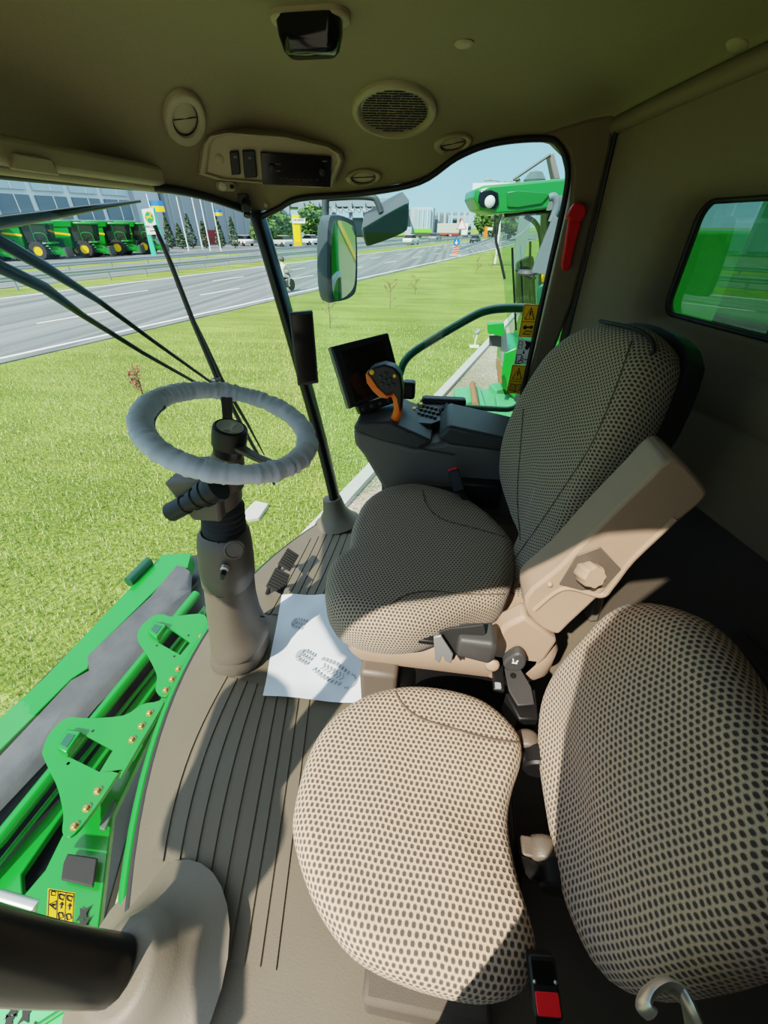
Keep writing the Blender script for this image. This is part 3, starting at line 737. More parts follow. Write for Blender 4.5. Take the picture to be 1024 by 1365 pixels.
# ================================================================ RIGHT-HAND ARMREST CONSOLE
yn, yf = 1.225, 1.48
cs = thing('armrest_console', 'dark grey armrest console with keypads between driver seat and right window', 'console', (.0, 1.33, 0))
def Cn(u, v): return Yp(u, v, yn)
side = [(470, 574), (472, 592), (484, 606), (508, 648), (560, 668), (690, 668), (700, 580), (686, 600), (600, 592), (575, 604), (556, 600), (545, 594), (500, 580)]
mb = MB(); near = [Cn(u, v) for u, v in [(470, 572), (472, 594), (484, 608), (512, 655), (700, 700), (704, 606), (600, 588), (552, 598), (500, 582)]]
far = [V(p.x, yf, p.z) for p in near]; near2 = [V(p.x+.0, yn, p.z) for p in near]
mb.loft([near2, far]); part('console_body', mb, GREYP, cs, bevel=.018, seg=3)
tz = Cn(600, 588).z
lid = [Cn(583, 583), Cn(598, 566), Cn(704, 590), Cn(704, 606), Cn(600, 593)]
mb = MB(); mb.loft([[V(p.x, yn-.008, p.z) for p in lid], [V(p.x, yf-.06, p.z+.004) for p in lid]]); part('console_lid', mb, DGREY, cs, bevel=.012, seg=3)
pd_ = [Cn(470, 572), Cn(476, 562), Cn(520, 562), Cn(556, 578), Cn(578, 588), Cn(556, 600), Cn(510, 588)]
mb = MB(); mb.loft([[V(p.x, yn-.006, p.z) for p in pd_], [V(p.x, yf, p.z) for p in pd_]]); part('hand_rest', mb, DGREY, cs, bevel=.012, seg=3)
mb = MB(); mb.box(Cn(530, 577)+V(0, .02, .006), (.085, .05, .008)); part('lever_gate', mb, BLACK, cs, bevel=.003)
mb = MB(); mb.tube([Cn(545, 594)-V(0, .004, 0), Cn(575, 600)-V(0, .004, 0), Cn(606, 606)-V(0, .004, 0)], .003, 6); part('body_crease', mb, DGREY, cs)
kz = tz+.02
def kp(u, v): return Zp(u, v, kz)
keyp = [(528, 551), (566, 532), (614, 545), (612, 552), (575, 565), (540, 562)]
mb = MB(); mb.poly([kp(u, v) for u, v in keyp], (0, 0, 1), .0, -.05); pad = part('keypad', mb, BLACK, cs, bevel=.003)
mb = MB(); q0, q1, q2, q3 = kp(560, 538), kp(606, 549), kp(578, 560), kp(536, 549)
for i in range(3):
    for j in range(8):
        s, t = (i+.5)/3, (j+.5)/8
        p = (q0*(1-t)+q1*t)*(1-s)+(q3*(1-t)+q2*t)*s
        k_ = MB(); k_.box(p+V(0, 0, .003), (.013, .012, .008)); part('key', k_, DGREY, pad, bevel=.002)
for u, v in ((552, 548), (561, 542)):
    k_ = MB(); k_.box(kp(u, v)+V(0, 0, .006), (.013, .022, .014)); part('key', k_, YEL, pad, 'yellow rocker key', bevel=.002)
mb = MB(); c_ = kp(598, 549); mb.lathe([(.035, -.02), (.035, .02)], c_+V(0, 0, -.012), (0, 1, 0), 20)
for i in range(14):
    a = 2*math.pi*i/14; mb.box(c_+V(math.cos(a)*.035, .0, -.012+math.sin(a)*.035), (.008, .04, .008), Matrix.Rotation(-a, 3, 'Y'))
part('hand_wheel', mb, RUBBER, cs)
mb = MB(); mb.box(V(c_.x-.02, yf+.05, c_.z-.0), (.17, .05, .035)); part('cable_cover', mb, BLACK, cs, bevel=.012)
mb = MB(); mb.hexa([V(-.10, 1.24, .0), V(.12, 1.24, 0), V(.12, 1.42, 0), V(-.10, 1.42, 0)], [V(-.06, 1.22, .52), V(.15, 1.22, .52), V(.15, 1.44, .52), V(-.06, 1.44, .52)]); part('console_stand', mb, DGREY, cs, bevel=.01)
mb = MB(); mb.box((.16, 1.21, .50), (.14, .05, .10)); part('belt_mount', mb, BLACK, cs, bevel=.008)
# drive lever
jl = build('control_lever', MB(), ORANGE, cs); C.objects.unlink(jl); bpy.data.objects.remove(jl)
yj = yn+.03
mb = MB(); lp = [Yp(u, v, yj) for u, v in [(523, 572), (526, 562), (531, 545), (529, 530), (520, 518), (508, 517)]]
mb.tube(spline(lp, 5), [(.0085 if i < 6 else .0125 if i < 18 else .0125) for i in range(26)], 12, sx=1.0, sy=1.25)
gp = [(487, 499), (490, 497), (496, 505), (503, 516), (516, 528), (524, 527), (516, 532), (506, 530), (497, 522), (489, 511)]
mb.poly([Yp(u, v, yj-.022) for u, v in gp], (0, 1, 0), .045, 0)
jl = part('control_lever', mb, ORANGE, cs, 'orange hooked control lever', bevel=.006, seg=3)
hp_ = [(489, 497), (497, 490), (512, 486), (526, 490), (534, 500), (537, 520), (536, 540), (533, 552), (529, 532), (524, 525), (514, 527), (504, 516), (497, 505)]
mb = MB(); mb.poly([Yp(u, v, yj-.030) for u, v in hp_], (0, 1, 0), .05, 0); gh = part('grip_head', mb, BLACK, jl, bevel=.006, seg=3)
for u, v, m_, r in ((496, 496, YEL, .0075), (526, 501, YEL, .0055), (507, 503, DGREY, .006), (514, 499, DGREY, .006), (520, 506, DGREY, .006), (509, 512, DGREY, .006), (517, 515, DGREY, .006), (524, 513, DGREY, .005), (514, 507, DGREY, .005)):
    k_ = MB(); k_.lathe([(r, 0), (r, .004), (r*.8, .005)], Yp(u, v, yj-.031), (.1, -1, .15), 12); part('thumb_button', k_, m_, gh, 'yellow thumb button' if m_ is YEL else None)
mb = MB(); mb.lathe([(.012, -.01), (.010, .01), (.006, .02)], Yp(524, 574, yj), (0, 0, 1), 12); part('lever_boot', mb, RUBBER, jl)
# display on its arm
dm = thing('display_monitor', 'square black touchscreen display on the front of the armrest console', 'monitor', (-.27, 1.38, .62))
mp = Yp(484, 495, 1.34)
mq = [(442, 462), (518, 443), (537, 517), (467, 545)]
mn = V(.42, -.82, .30).normalized()
e = [Pp(u, v, mp, mn) for u, v in mq]
mb = MB(); mb.poly(e, mn, 0, -.045); hs = part('housing', mb, BLACK, dm, bevel=.006, seg=3)
bz = [Pp(u, v, mp+mn*.001, mn) for u, v in [(455, 468), (510, 454), (527, 514), (474, 536)]]
mb = MB(); mb.poly(bz, mn, .001, 0); part('screen', mb, SCREEN, hs)
mb = MB(); ed = [e[0]+mn*-.002, e[3]+mn*-.002, e[3]-mn*.044, e[0]-mn*.044]
mb.poly(ed, (e[0]-e[1]), .004, -.002); part('side_trim', mb, STEEL if False else mat('silver_grey_plastic', srgb(96, 98, 98), .45), hs, bevel=.001)
kb = [Pp(u, v, mp-mn*.0, mn) for u, v in [(475, 541), (530, 524), (536, 533), (480, 553)]]
mb = MB(); mb.poly(kb, mn, .01, -.03); kbo = part('button_strip', mb, BLACK, dm, bevel=.004)
for i in range(5):
    t = (i+.5)/5; p = (kb[0]+kb[3])*.5*(1-t)+(kb[1]+kb[2])*.5*t
    k_ = MB(); k_.lathe([(.007, .01), (.007, .015), (.005, .016)], p, mn, 12); part('strip_button', k_, DGREY, kbo)
mb = MB(); mb.tube([mp-mn*.05, mp-mn*.07+V(0, 0, -.12), V(-.20, 1.40, .66)], .016, 10); part('mount_arm', mb, BLACK, dm)
mb = MB(); mb.box(Yp(545, 519, 1.40), (.045, .05, .06)); part('mount_clamp', mb, BLACK, dm, bevel=.01)
# corner post display
cpd = thing('corner_post_monitor', 'narrow black upright display clamped to the right corner post', 'monitor', Yp(404, 465, 1.62))
cpn = V(.32, -.94, .05).normalized(); cp0 = Yp(404, 463, 1.60)
e = [Pp(u, v, cp0, cpn) for u, v in [(385, 417), (417, 414), (425, 511), (397, 515)]]
mb = MB(); mb.poly(e, cpn, 0, -.035); hs = part('housing', mb, DGREY, cpd, bevel=.006, seg=3)
e = [Pp(u, v, cp0, cpn) for u, v in [(389, 421), (415, 418), (422, 507), (400, 511)]]
mb = MB(); mb.poly(e, cpn, .0012, 0); part('screen', mb, SCREEN, hs)
mb = MB(); mb.box(cp0-cpn*.045, (.03, .04, .05)); part('clamp', mb, BLACK, cpd)
# cup holder ledge by the right rear post
mb = MB(); mb.poly([V(x, y, .57) for x, y in [(.13, 1.50), (.34, 1.50), (.42, 1.52), (.40, 1.63), (.20, 1.63)]], (0, 0, 1), 0, -.10); ch = tag(part('cup_holder_ledge', mb, GREYP, None, bevel=.015, origin=(.3, 1.5, .5)), 'dark grey ledge with cup recess under the right rear post', 'ledge')
mb = MB(); mb.lathe([(.036, .0), (.036, .003), (.030, .003), (.030, -.0)], (.30, 1.56, .571), (0, 0, 1), 24); part('recess_ring', mb, BLACK, ch)
# ================================================================ CEILING FITTINGS
def fitting(name, label, u, v, ra, rb, rot, kind, sin=.64):
    """oval fitting that follows the dished headliner"""
    cr, sr = math.cos(rot), math.sin(rot)
    def at(x, y, h):
        p, n = chit(u+ra*x*cr-rb*y*sr, v+ra*x*sr+rb*y*cr); return p+n*h
    def ring(s, h, k=40, ox=0, oy=0, sq=1.0): return [at(ox+s*math.cos(2*math.pi*j/k), oy+s*sq*math.sin(2*math.pi*j/k), h) for j in range(k)]
    t = thing(name, label, 'speaker' if kind == 'speaker' else 'air vent', at(0, 0, 0))
    mb = MB(); mb.loft([ring(1.02, -.012), ring(1.0, .006), ring(.96, .012), ring(.88, .014), ring(sin*1.06, .011), ring(sin, .004), ring(sin*.98, -.004)], False, False); part('bezel', mb, LINT, t, smooth=50)
    mb = MB(); mb.loft([ring(sin*.99, .001)]+[ring(sin*s, .003+.004*(1-s)) for s in (.93, .7, .45, .2, .02)], False, True); core = part('grille' if kind == 'speaker' else 'flap', mb, LINT, t, smooth=60)
    if kind == 'speaker':
        r = random.Random(5)
        for i in range(17):
            y = (-1+2*(i+.5)/17)*sin*.95; wd = math.sqrt(max(0, (sin*.95)**2-y*y)); x = -wd; mb = MB()
            while x < wd-.03:
                L = min(wd-x, r.uniform(.10, .30)); pts = [at(x+L*q/4*.93, y, .0075) for q in range(5)]; mb.tube(pts, .0015, 6); x += L
            part('grille_slots', mb, INK, core, smooth=0)
    else:
        mb = MB(); mb.tube(ring(sin*.99, .0045)+ring(sin*.99, .0045)[:1], .0016, 6); part('gap_ring', mb, INK, t)
        mb = MB(); mb.tube([at(-sin*.9+sin*1.8*q/8, .0, .0062) for q in range(9)], .0012, 6); part('flap_slot', mb, INK, core)
    return t
fitting('ceiling_speaker', 'round beige loudspeaker grille in the headliner right of the radio', 526, 144, 57, 38, .02, 'speaker', .80)
fitting('air_vent', 'tall oval beige air vent in the headliner left of the radio', 245, 155, 28, 38, -.12, 'vent', .62)
fitting('air_vent', 'flat beige air vent at the right window head below the loudspeaker', 604, 190, 26, 14, -.22, 'vent', .66)
fitting('air_vent', 'flat round beige air vent just right of the radio panel', 485, 236, 24, 12, -.05, 'vent', .66)
for u, v, lb in ((619, 57, 'small round screw cap in the middle of the headliner'), (984, 59, 'small round screw cap on the headliner by the rear wall')):
    p, n = chit(u, v); mb = MB(); mb.lathe([(.021, -.004), (.021, .002), (.017, .005), (.006, .006)], p, n, 24)
    tag(part('screw_cap', mb, LINT, None, origin=p, smooth=50), lb, 'cap')
# dome lamp / black unit at the top
p, n = chit(412, 16)
dl = thing('dome_lamp', 'black dome lamp in a beige surround at the top of the headliner', 'lamp', p)
fu, fv, fn = frame(n, (0, 1, 0))
mb = MB(); mb.prism2(rrect(.15, .075, .03), p+fv*.008, n, -.01, .012, up=(0, 1, 0)); part('surround', mb, LINT, dl, bevel=.005)
mb = MB(); rg = []
for h, w_, d_ in ((.008, .124, .062), (.03, .12, .058), (.05, .105, .05), (.056, .09, .04)):
    rg.append([p+fu*a+fv*b+fn*h for a, b in rrect(w_, d_, d_*.4)])
mb.loft(rg); part('lens', mb, SCREEN, dl, smooth=50)
# radio panel
p, n = chit(358, 214); rn = (n*.35+(CAM+V(.1, .2, -.1)-p).normalized()*.65).normalized()
rp_ = thing('radio_panel', 'beige overhead panel with car radio and two rocker switches', 'radio', p)
RO = .078
def R_(u, v, d=0.0): return Pp(u, v, p+rn*(d+RO), rn)
ol = [(263, 232), (268, 190), (276, 179), (300, 174), (380, 180), (440, 194), (456, 204), (459, 214), (444, 249), (420, 250), (290, 240)]
mb = MB(); base = [R_(u, v, .012) for u, v in ol]; cR = sum(base, Vector((0, 0, 0)))/len(base)
mb.loft([[q-rn*.10+(q-cR)*.04 for q in base], base, [q+rn*.012+(cR-q)*.05 for q in base], [q+rn*.010+(cR-q)*.10 for q in base], [q+rn*.002+(cR-q)*.13 for q in base]]); pnl = part('panel', mb, LINT, rp_, bevel=.004, smooth=45)
def face(name, px, m_, d0, d1, par, label=None, bevel=.002):
    mb = MB(); mb.poly([R_(u, v, d0) for u, v in px], rn, d1-d0, 0); return part(name, mb, m_, par, label, bevel=bevel)
rad = face('car_radio', [(347, 201), (441, 207), (440, 248), (350, 244)], SCREEN, .010, .026, rp_)
for u, v in ((363, 224), (430, 229)):
    mb = MB(); mb.lathe([(.011, 0), (.010, .012), (.006, .013)], R_(u, v, .026), rn, 18); part('radio_knob', mb, BLACK, rad)
pi_ = mat('pale_ink', srgb(150, 156, 160), .6)
for px in ([(355, 207), (360, 206), (360, 207), (355, 208)], [(366, 218), (374, 218), (374, 219.5), (366, 219.5)], [(366, 227), (374, 227), (374, 228.5), (366, 228.5)], [(430, 214), (436, 214), (436, 216), (430, 216)]):
    face('radio_mark', px, mat('dim_ink', srgb(96, 96, 92), .6), .026, .0264, rad, bevel=0)
for i in range(7):
    u = 372+i*8; face('preset_key', [(u, 236.0+i*.4), (u+5, 236.4+i*.4), (u+5, 239+i*.4), (u, 238.6+i*.4)], BLACK, .026, .028, rad, bevel=.0005)
for px in ([(306, 201), (318, 200), (321, 231), (309, 232)], [(323, 199), (340, 199), (343, 235), (326, 236)]):
    sw = face('rocker_switch', px, BLACK, .010, .024, rp_, bevel=.003)
    cx_, cy_ = sum(a for a, b in px)/4, sum(b for a, b in px)/4
    face('switch_mark', [(cx_-2, cy_-8), (cx_+2, cy_-8), (cx_+2, cy_-5), (cx_-2, cy_-5)], mat('dim_ink', (.1, .1, .1, 1)), .0242, .0247, sw, bevel=0)
mb = MB(); mb.lathe([(.013, 0), (.013, .003), (.009, .005)], R_(293, 212, .012), rn, 20); part('blank_plug', mb, LINT, rp_)
# little reading lamp below the panel
p2, n2_ = chit(300, 248); mb = MB(); nn = (n2_*.5+(CAM-p2).normalized()*.5).normalized(); fu, fv, fn = frame(nn)
rl = thing('reading_lamp', 'small oval reading lamp just under the radio panel', 'lamp', p2)
mb.prism2(rrect(.062, .026, .0125, 8), p2, nn, -.03, .012); part('lamp_base', mb, LINT, rl, bevel=.003)
mb = MB(); mb.lathe([(.012, .012), (.012, .014), (.008, .017), (.002, .017)], p2-fu*.012, nn, 18); part('lens', mb, mat('lens', srgb(190, 182, 160), .25), rl)
mb = MB(); mb.box(p2+fu*.018+fn*.013, (.012, .01, .004), Matrix((fu, fv, fn)).transposed()); part('switch', mb, INK, rl)
# black camera bracket
p3, n3 = chit(325, 266); nn = (CAM-p3).normalized()
cb = thing('camera_bracket', 'small black camera bracket with looped cable above the right corner post', 'camera', p3)
mb = MB(); mb.box(p3+nn*.012, (.034, .02, .03)); part('bracket_plate', mb, DGREY, cb, bevel=.003)
mb = MB(); mb.lathe([(.014, 0), (.016, .01), (.016, .03), (.012, .034)], p3+nn*.02+V(.008, 0, -.006), V(.2, -.7, -.5), 16); part('camera_body', mb, BLACK, cb)
mb = MB(); mb.lathe([(.009, 0), (.011, .006), (.011, .02)], p3+nn*.02+V(.006, 0, -.028), V(0, -.5, -.9), 14); part('ball_joint', mb, BLACK, cb)
mb = MB(); c0 = p3+nn*.02+V(-.012, 0, -.018); mb.tube([c0+V(math.cos(a)*.013, 0, math.sin(a)*.013) for a in [i*.42 for i in range(13)]], .0014, 6); part('cable', mb, BLACK, cb)
p4, n4 = chit(355, 273); mb = MB(); mb.lathe([(.008, -.003), (.008, .003), (.005, .005)], p4, n4, 16); tag(part('push_button_cap', mb, LINT, None, origin=p4), 'tiny beige cap on the headliner right of the camera bracket', 'cap')
# roller blind along the windscreen head
rb_ = thing('roller_blind', 'beige roller sun blind cassette along the windscreen head', 'sun blind', (-.86, 1.2, 1.33))
def bl(u, v): return Xp(u, v, -.86)
ya, yb_ = bl(-60, 236).y, bl(207, 243).y
zz = bl(207, 243).z
mb = MB(); mb.box((-.855, (ya+yb_)/2-.3, zz+.012), (.06, yb_-ya+.6, .048)); part('cassette', mb, LINT, rb_, bevel=.012, seg=3)
mb = MB(); mb.tube([V(-.848, ya-.55, zz-.014), V(-.848, yb_+.012, zz-.014)], .011, 12); part('bottom_bar', mb, LINT, rb_, smooth=40)
mb = MB(); mb.box((-.86, yb_+.02, zz+.012), (.045, .03, .04)); part('end_cap', mb, LINT, rb_, bevel=.006)
hq = bl(33, 243); mb = MB(); mb.prism2([(-.055, -.012), (.055, -.012), (.04, .014), (-.04, .014)], (-.826, hq.y, zz-.004), (1, 0, -.25), -.004, .008); tb = part('pull_tab', mb, LINT, rb_, bevel=.003)
# emergency hammer on the right rear post
eh = thing('emergency_hammer', 'red plastic emergency hammer clipped on the right rear post', 'hammer', Yp(763, 312, 1.66))
hy = 1.645
mb = MB(); mb.poly([Yp(u, v, hy) for u, v in [(757, 282), (763, 272), (770, 269), (777, 273), (781, 281), (777, 291), (772, 297), (760, 297), (753, 290)]], (0, -1, 0), .022, -.004); part('hammer_head', mb, RED, eh, bevel=.006, seg=3)
mb = MB(); mb.poly([Yp(u, v, hy) for u, v in [(757, 294), (775, 296), (770, 312), (765, 330), (760, 357), (755, 361), (749, 360), (747, 354), (752, 325)]], (0, -1, 0), .014, -.002); part('handle', mb, RED, eh, bevel=.005, seg=3)
# warning stickers on the right window
def sticker(label, quad, rows, base=STICK):
    y = 1.672; e = [Yp(u, v, y) for u, v in quad]
    t = thing('warning_sticker', label, 'sticker', sum(e, Vector((0, 0, 0)))/4)
    mb = MB(); mb.poly(e, (0, -1, 0), .0012, 0); pl_ = part('backing', mb, base, t)
    def S(a, b): return ((e[0]*(1-a)+e[1]*a)*(1-b)+(e[3]*(1-a)+e[2]*a)*b)+V(0, -.0016, 0)
    for kind, x0, y0, x1, y1 in rows:
        mb = MB()
        def Q(a, b): return S(x0+(x1-x0)*a, y0+(y1-y0)*b)
        def line(pts, r=.0016): mb.tube([Q(*q) for q in pts], r, 6)
        if kind == 'warn':
            line([(.5, 0), (1, 1), (0, 1), (.5, 0), (1, 1)], .0018); line([(.5, .3), (.5, .68)], .0026); line([(.5, .82), (.5, .86)], .0026)
        if kind == 'tool':
            line([(.1, .3), (.8, .25)], .003); mb.lathe([(.007, 0), (.007, .001)], Q(.12, .3), (0, -1, 0), 10); mb.lathe([(.006, 0), (.006, .001)], Q(.85, .25), (0, -1, 0), 10)
            line([(0, .95), (.3, .65), (1, .65), (.8, .95), (0, .95)], .0016)
        if kind == 'book':
            line([(.5, .25), (0, .1), (0, .85), (.5, 1), (1, .85), (1, .1), (.5, .25), (.5, 1)], .0018); line([(.1, .4), (.4, .5)], .001); line([(.6, .5), (.9, .4)], .001); line([(.1, .65), (.4, .75)], .001); line([(.6, .75), (.9, .65)], .001)
        if kind == 'frame': line([(0, 0), (1, 0), (1, 1), (0, 1), (0, 0)], .0009)
        if kind == 'bar': line([(0, .5), (1, .5)], .0009)
        if kind == 'hand':
            mb.poly([Q(*q) for q in [(.45, 0), (1, .05), (.95, .45), (.7, .9), (.5, .7), (.6, .4)]], (0, -1, 0), .0006, 0); line([(0, .1), (.25, .1), (.3, .8), (0, .8), (0, .1)], .0012); line([(.05, .45), (.25, .45)], .001)
        if kind == 'arrow':
            mb.poly([Q(*q) for q in [(.3, 0), (.7, 0), (.7, .5), (1, .5), (.5, 1), (0, .5), (.3, .5)]], (0, -1, 0), .0006, 0)
        if kind == 'exit':
            line([(.4, 0), (0, 0), (0, 1), (.4, 1)], .002); mb.ball(Q(.42, .22), .0035, 8, 6); line([(.4, .35), (.35, .6), (.55, .75), (.5, .95)], .002); line([(.35, .6), (.15, .85)], .002); line([(.4, .4), (.6, .5)], .0016); line([(.65, .55), (1, .55), (.9, .4), (1, .55), (.9, .7)], .0016)
        part('symbol', mb, INK, pl_, smooth=0)
sticker('yellow warning sticker with wrench symbol, topmost of three on the right window', [(699, 405), (719, 406), (712, 450), (691, 449)], [('frame', .04, .03, .96, .97), ('bar', .04, .5, .96, .54), ('warn', .2, .1, .8, .44), ('tool', .25, .6, .8, .92)])
sticker('white sticker with hammer and escape figure, between the two yellow ones', [(691, 451), (710, 454), (706, 486), (685, 486)], [('hand', .1, .05, .95, .45), ('arrow', .42, .42, .6, .58), ('exit', .1, .6, .9, .95)], WHITE)
sticker('yellow warning sticker with open book symbol, lowest on the right window', [(683, 486), (702, 487), (696, 525), (675, 524)], [('frame', .04, .03, .96, .97), ('bar', .04, .54, .96, .58), ('warn', .2, .1, .8, .48), ('book', .18, .62, .82, .92)])
# ================================================================ OWN MACHINE, OUTSIDE THE GLASS
from mathutils.geometry import tessellate_polygon
def holed(mb, outer, holes, n, h):
    n = Vector(n).normalized(); loops = [list(outer)]+[list(x) for x in holes]
    flat = [p for l in loops for p in l]; k = len(flat)
    tris = tessellate_polygon(loops)
    fs = [tuple(t) for t in tris]+[tuple(i+k for i in reversed(t)) for t in tris]; b = 0
    for l in loops:
        m = len(l)
        for i in range(m): fs.append((b+i, b+(i+1) % m, k+b+(i+1) % m, k+b+i))
        b += m
    return mb.add(flat+[p-n*h for p in flat], fs)
hd = thing('feeder_header', 'bright green header front with rubber sheet and bolted bracket plates below windscreen', 'harvester header', (-1.3, .9, -.62))
UPZ = (0, 0, 1)
def zpoly(name, px, z, m_, h=.04, par=hd, label=None, bevel=.004, **k):
    mb = MB(); mb.poly([Zp(u, v, z) for u, v in px], UPZ, 0, -h); return part(name, mb, m_, par, label, bevel=bevel, **k)
TROUGH = mat('trough_black', srgb(20, 26, 24), .35, noise=.2)
SHEET = mat('rubber_sheet', srgb(54, 57, 62), .5, noise=.25, nscale=9, ncol=srgb(88, 88, 88), bump=.3, bscale=60)
zpoly('trough', [(0, 960), (215, 745), (300, 735), (330, 780), (290, 860), (180, 1080), (130, 1260), (-260, 1300), (-260, 1150)], -.62, TROUGH, .05)
zpoly('front_beam', [(-180, 1110), (0, 957), (60, 902), (165, 792), (216, 739), (255, 737), (250, 757), (234, 760), (120, 872), (118, 890), (95, 905), (0, 1000), (-150, 1140)], -.47, GREEN, .10)
mb = MB(); mb.tube([Zp(171, 776, -.45), Zp(199, 748, -.45)], .035, 12, sx=.7); part('beam_clip', mb, GREEND, hd)
# the draped rubber sheet: flat part and rolled lower edge
top = [(-160, 1150), (0, 1008), (95, 908), (118, 893), (116, 874), (160, 835), (200, 795), (236, 754), (246, 756)]
bot = [(-120, 1210), (0, 1092), (110, 972), (135, 945), (150, 930), (185, 890), (215, 850), (256, 800), (258, 772)]
mb = MB(); rows = []
for (a, b), (c, d) in zip(top, bot):
    r = []
    p0_, p1_ = Zp(a, b, -.455), Zp(c, d, -.50)
    for i in range(8):
        t = i/7; q = p0_.lerp(p1_, t); q.z = -.455+.02*math.sin(t*2.4)*(t)-.10*max(0, t-.75)**1.0*1.2+.006*math.sin(a*.09+t*3); r.append(q)
    rows.append(r)
mb.sheet(rows); part('rubber_sheet', mb, SHEET, hd, smooth=180)
mb = MB(); mb.tube([Zp(-110, 1232, -.47), Zp(0, 1118, -.47), Zp(262, 792, -.47)], .026, 12); part('cross_tube', mb, GREEN, hd, smooth=60)
mb = MB(); mb.tube([Zp(-100, 1262, -.54), Zp(0, 1150, -.54), Zp(268, 815, -.54)], .010, 8); part('thin_rod', mb, GREEN, hd, smooth=60)
zpoly('inner_beam', [(-10, 1190), (0, 1158), (60, 1090), (85, 1060), (200, 905), (272, 806), (276, 815), (215, 905), (90, 1075), (28, 1165), (30, 1200)], -.56, GREEN, .03)
zpoly('floor_plate', [(30, 1195), (60, 1160), (82, 1115), (150, 1030), (190, 960), (240, 900), (272, 845), (284, 850), (215, 950), (150, 1085), (130, 1250), (60, 1240)], -.36, GREEN, .03)
def plate(pxo, pxh, z, lb):
    mb = MB(); o_ = spline([Zp(u, v, z) for u, v in pxo], 3, True)
    holed(mb, o_, [[Zp(u, v, z) for u, v in h] for h in pxh], UPZ, .014)
    return part('bracket_plate', mb, GREEN, hd, lb, bevel=.002, smooth=30)
def c7(L): return [(x/2.926, 700+y/2.926) for x, y in L]
def c10(L): return [(x/2.926, 1000+y/2.926) for x, y in L]
b1 = plate(c7([(536, 425), (552, 392), (600, 352), (640, 348), (670, 356), (770, 345), (806, 360), (806, 425), (760, 480), (705, 560), (690, 600), (662, 658), (630, 668), (606, 640), (612, 590), (592, 540), (560, 485), (540, 455)]), [c7([(644, 395), (672, 408), (742, 458), (703, 506), (618, 458)])], -.27, None)
b2 = plate(c7([(165, 880), (185, 825), (225, 775), (275, 748), (340, 752), (480, 742), (550, 700), (600, 690), (640, 690), (560, 830), (470, 985)])+c10([(470, 80), (400, 185), (310, 305), (262, 340), (242, 315), (246, 250), (225, 150), (195, 85), (168, 25)]), [c7([(290, 872), (330, 818), (440, 878), (388, 962), (262, 900)])], -.27, None)
for pl_, cx in ((b1, [(572, 412), (600, 372), (650, 386), (610, 440)]), (b2, [(212, 866), (262, 792), (318, 802), (258, 890)])):
    mb = MB(); mb.poly([Zp(u, v, -.245) for u, v in c7(cx)], UPZ, 0, -.03); ck = part('catch', mb, GREEN, pl_, bevel=.006)
    k = [( (a+sum(q[0] for q in cx)/4*.8)/1.8, (b+sum(q[1] for q in cx)/4*.8)/1.8) for a, b in cx]
    mb = MB(); mb.poly([Zp(u, v, -.243) for u, v in c7(k)], UPZ, 0, -.004); part('catch_slot', mb, GREEND, ck)
for pl_, L in ((b1, c7([(785, 436), (697, 563), (672, 603), (648, 645)])), (b2, c7([(585, 735), (553, 785), (517, 838)])+c10([(383, 160), (340, 227), (293, 297)]))):
    for u, v in L:
        mb = MB(); mb.lathe([(.013, 0), (.013, .003), (.009, .003), (.009, .012), (.006, .014)], Zp(u, v, -.272), UPZ, 8); part('bolt', mb, BRASS, pl_, smooth=20)
for pl_, L in ((b1, c7([(612, 470), (680, 512), (735, 430)])), (b2, c7([(266, 930), (362, 803)])+c10([(266, 52)]))):
    for u, v in L:
        mb = MB(); mb.lathe([(.005, 0), (.005, .0015)], Zp(u, v, -.27), UPZ, 10); part('hole', mb, INK, pl_)
zpoly('grip_pad', c10([(245, 440), (262, 402), (380, 420), (362, 535), (235, 505)]), -.335, RUBBER, .01)
zpoly('grip_pad', c10([(385, 290), (440, 190), (452, 205), (410, 312), (388, 308)]), -.335, mat('grey_green_pad', srgb(70, 92, 78), .6), .01)
mb = MB(); mb.tube([Zp(-60, 1188, -.15), Zp(0, 1195, -.15), Zp(46, 1208, -.16), Zp(40, 1222, -.2)], .014, 10); part('bright_pipe', mb, CHROME, hd)
def star(c, r, z, m=8):
    o_ = Zp(*c, z); return [o_+V(math.cos(2*math.pi*i/m+.3)*(r if i % 2 else r*.38), math.sin(2*math.pi*i/m+.3)*(r if i % 2 else r*.38), 0) for i in range(m)]
for u, v in ((111, 1218), (111, 1233)):
    mb = MB(); mb.poly(star((u, v), .022, -.355), UPZ, .001, 0); part('star_hole', mb, INK, hd, smooth=0)
# door-side step platform
stp = thing('step_platform', 'light green step platform with star shaped holes below the left corner post', 'step', (-.75, -.15, -.25))
mb = MB(); pp_ = [Zp(u, v, -.2) for u, v in [(0, 1318), (60, 1312), (225, 1345), (225, 1420), (0, 1420), (-40, 1380)]]
mb.poly(pp_, UPZ, 0, -.02); deck = part('deck', mb, mat('pale_step_green', srgb(84, 190, 110), .5, noise=.1), stp, bevel=.004)
mb = MB(); mb.tube([Zp(40, 1375, -.19), Zp(110, 1330, -.19)], .006, 8); part('deck_rib', mb, GREEN, deck)
for u, v in ((36, 1335), (18, 1346), (34, 1354), (12, 1362), (50, 1372)):
    mb = MB(); mb.poly(star((u, v), .018, -.199), UPZ, .001, 0); part('star_hole', mb, INK, deck, smooth=0)
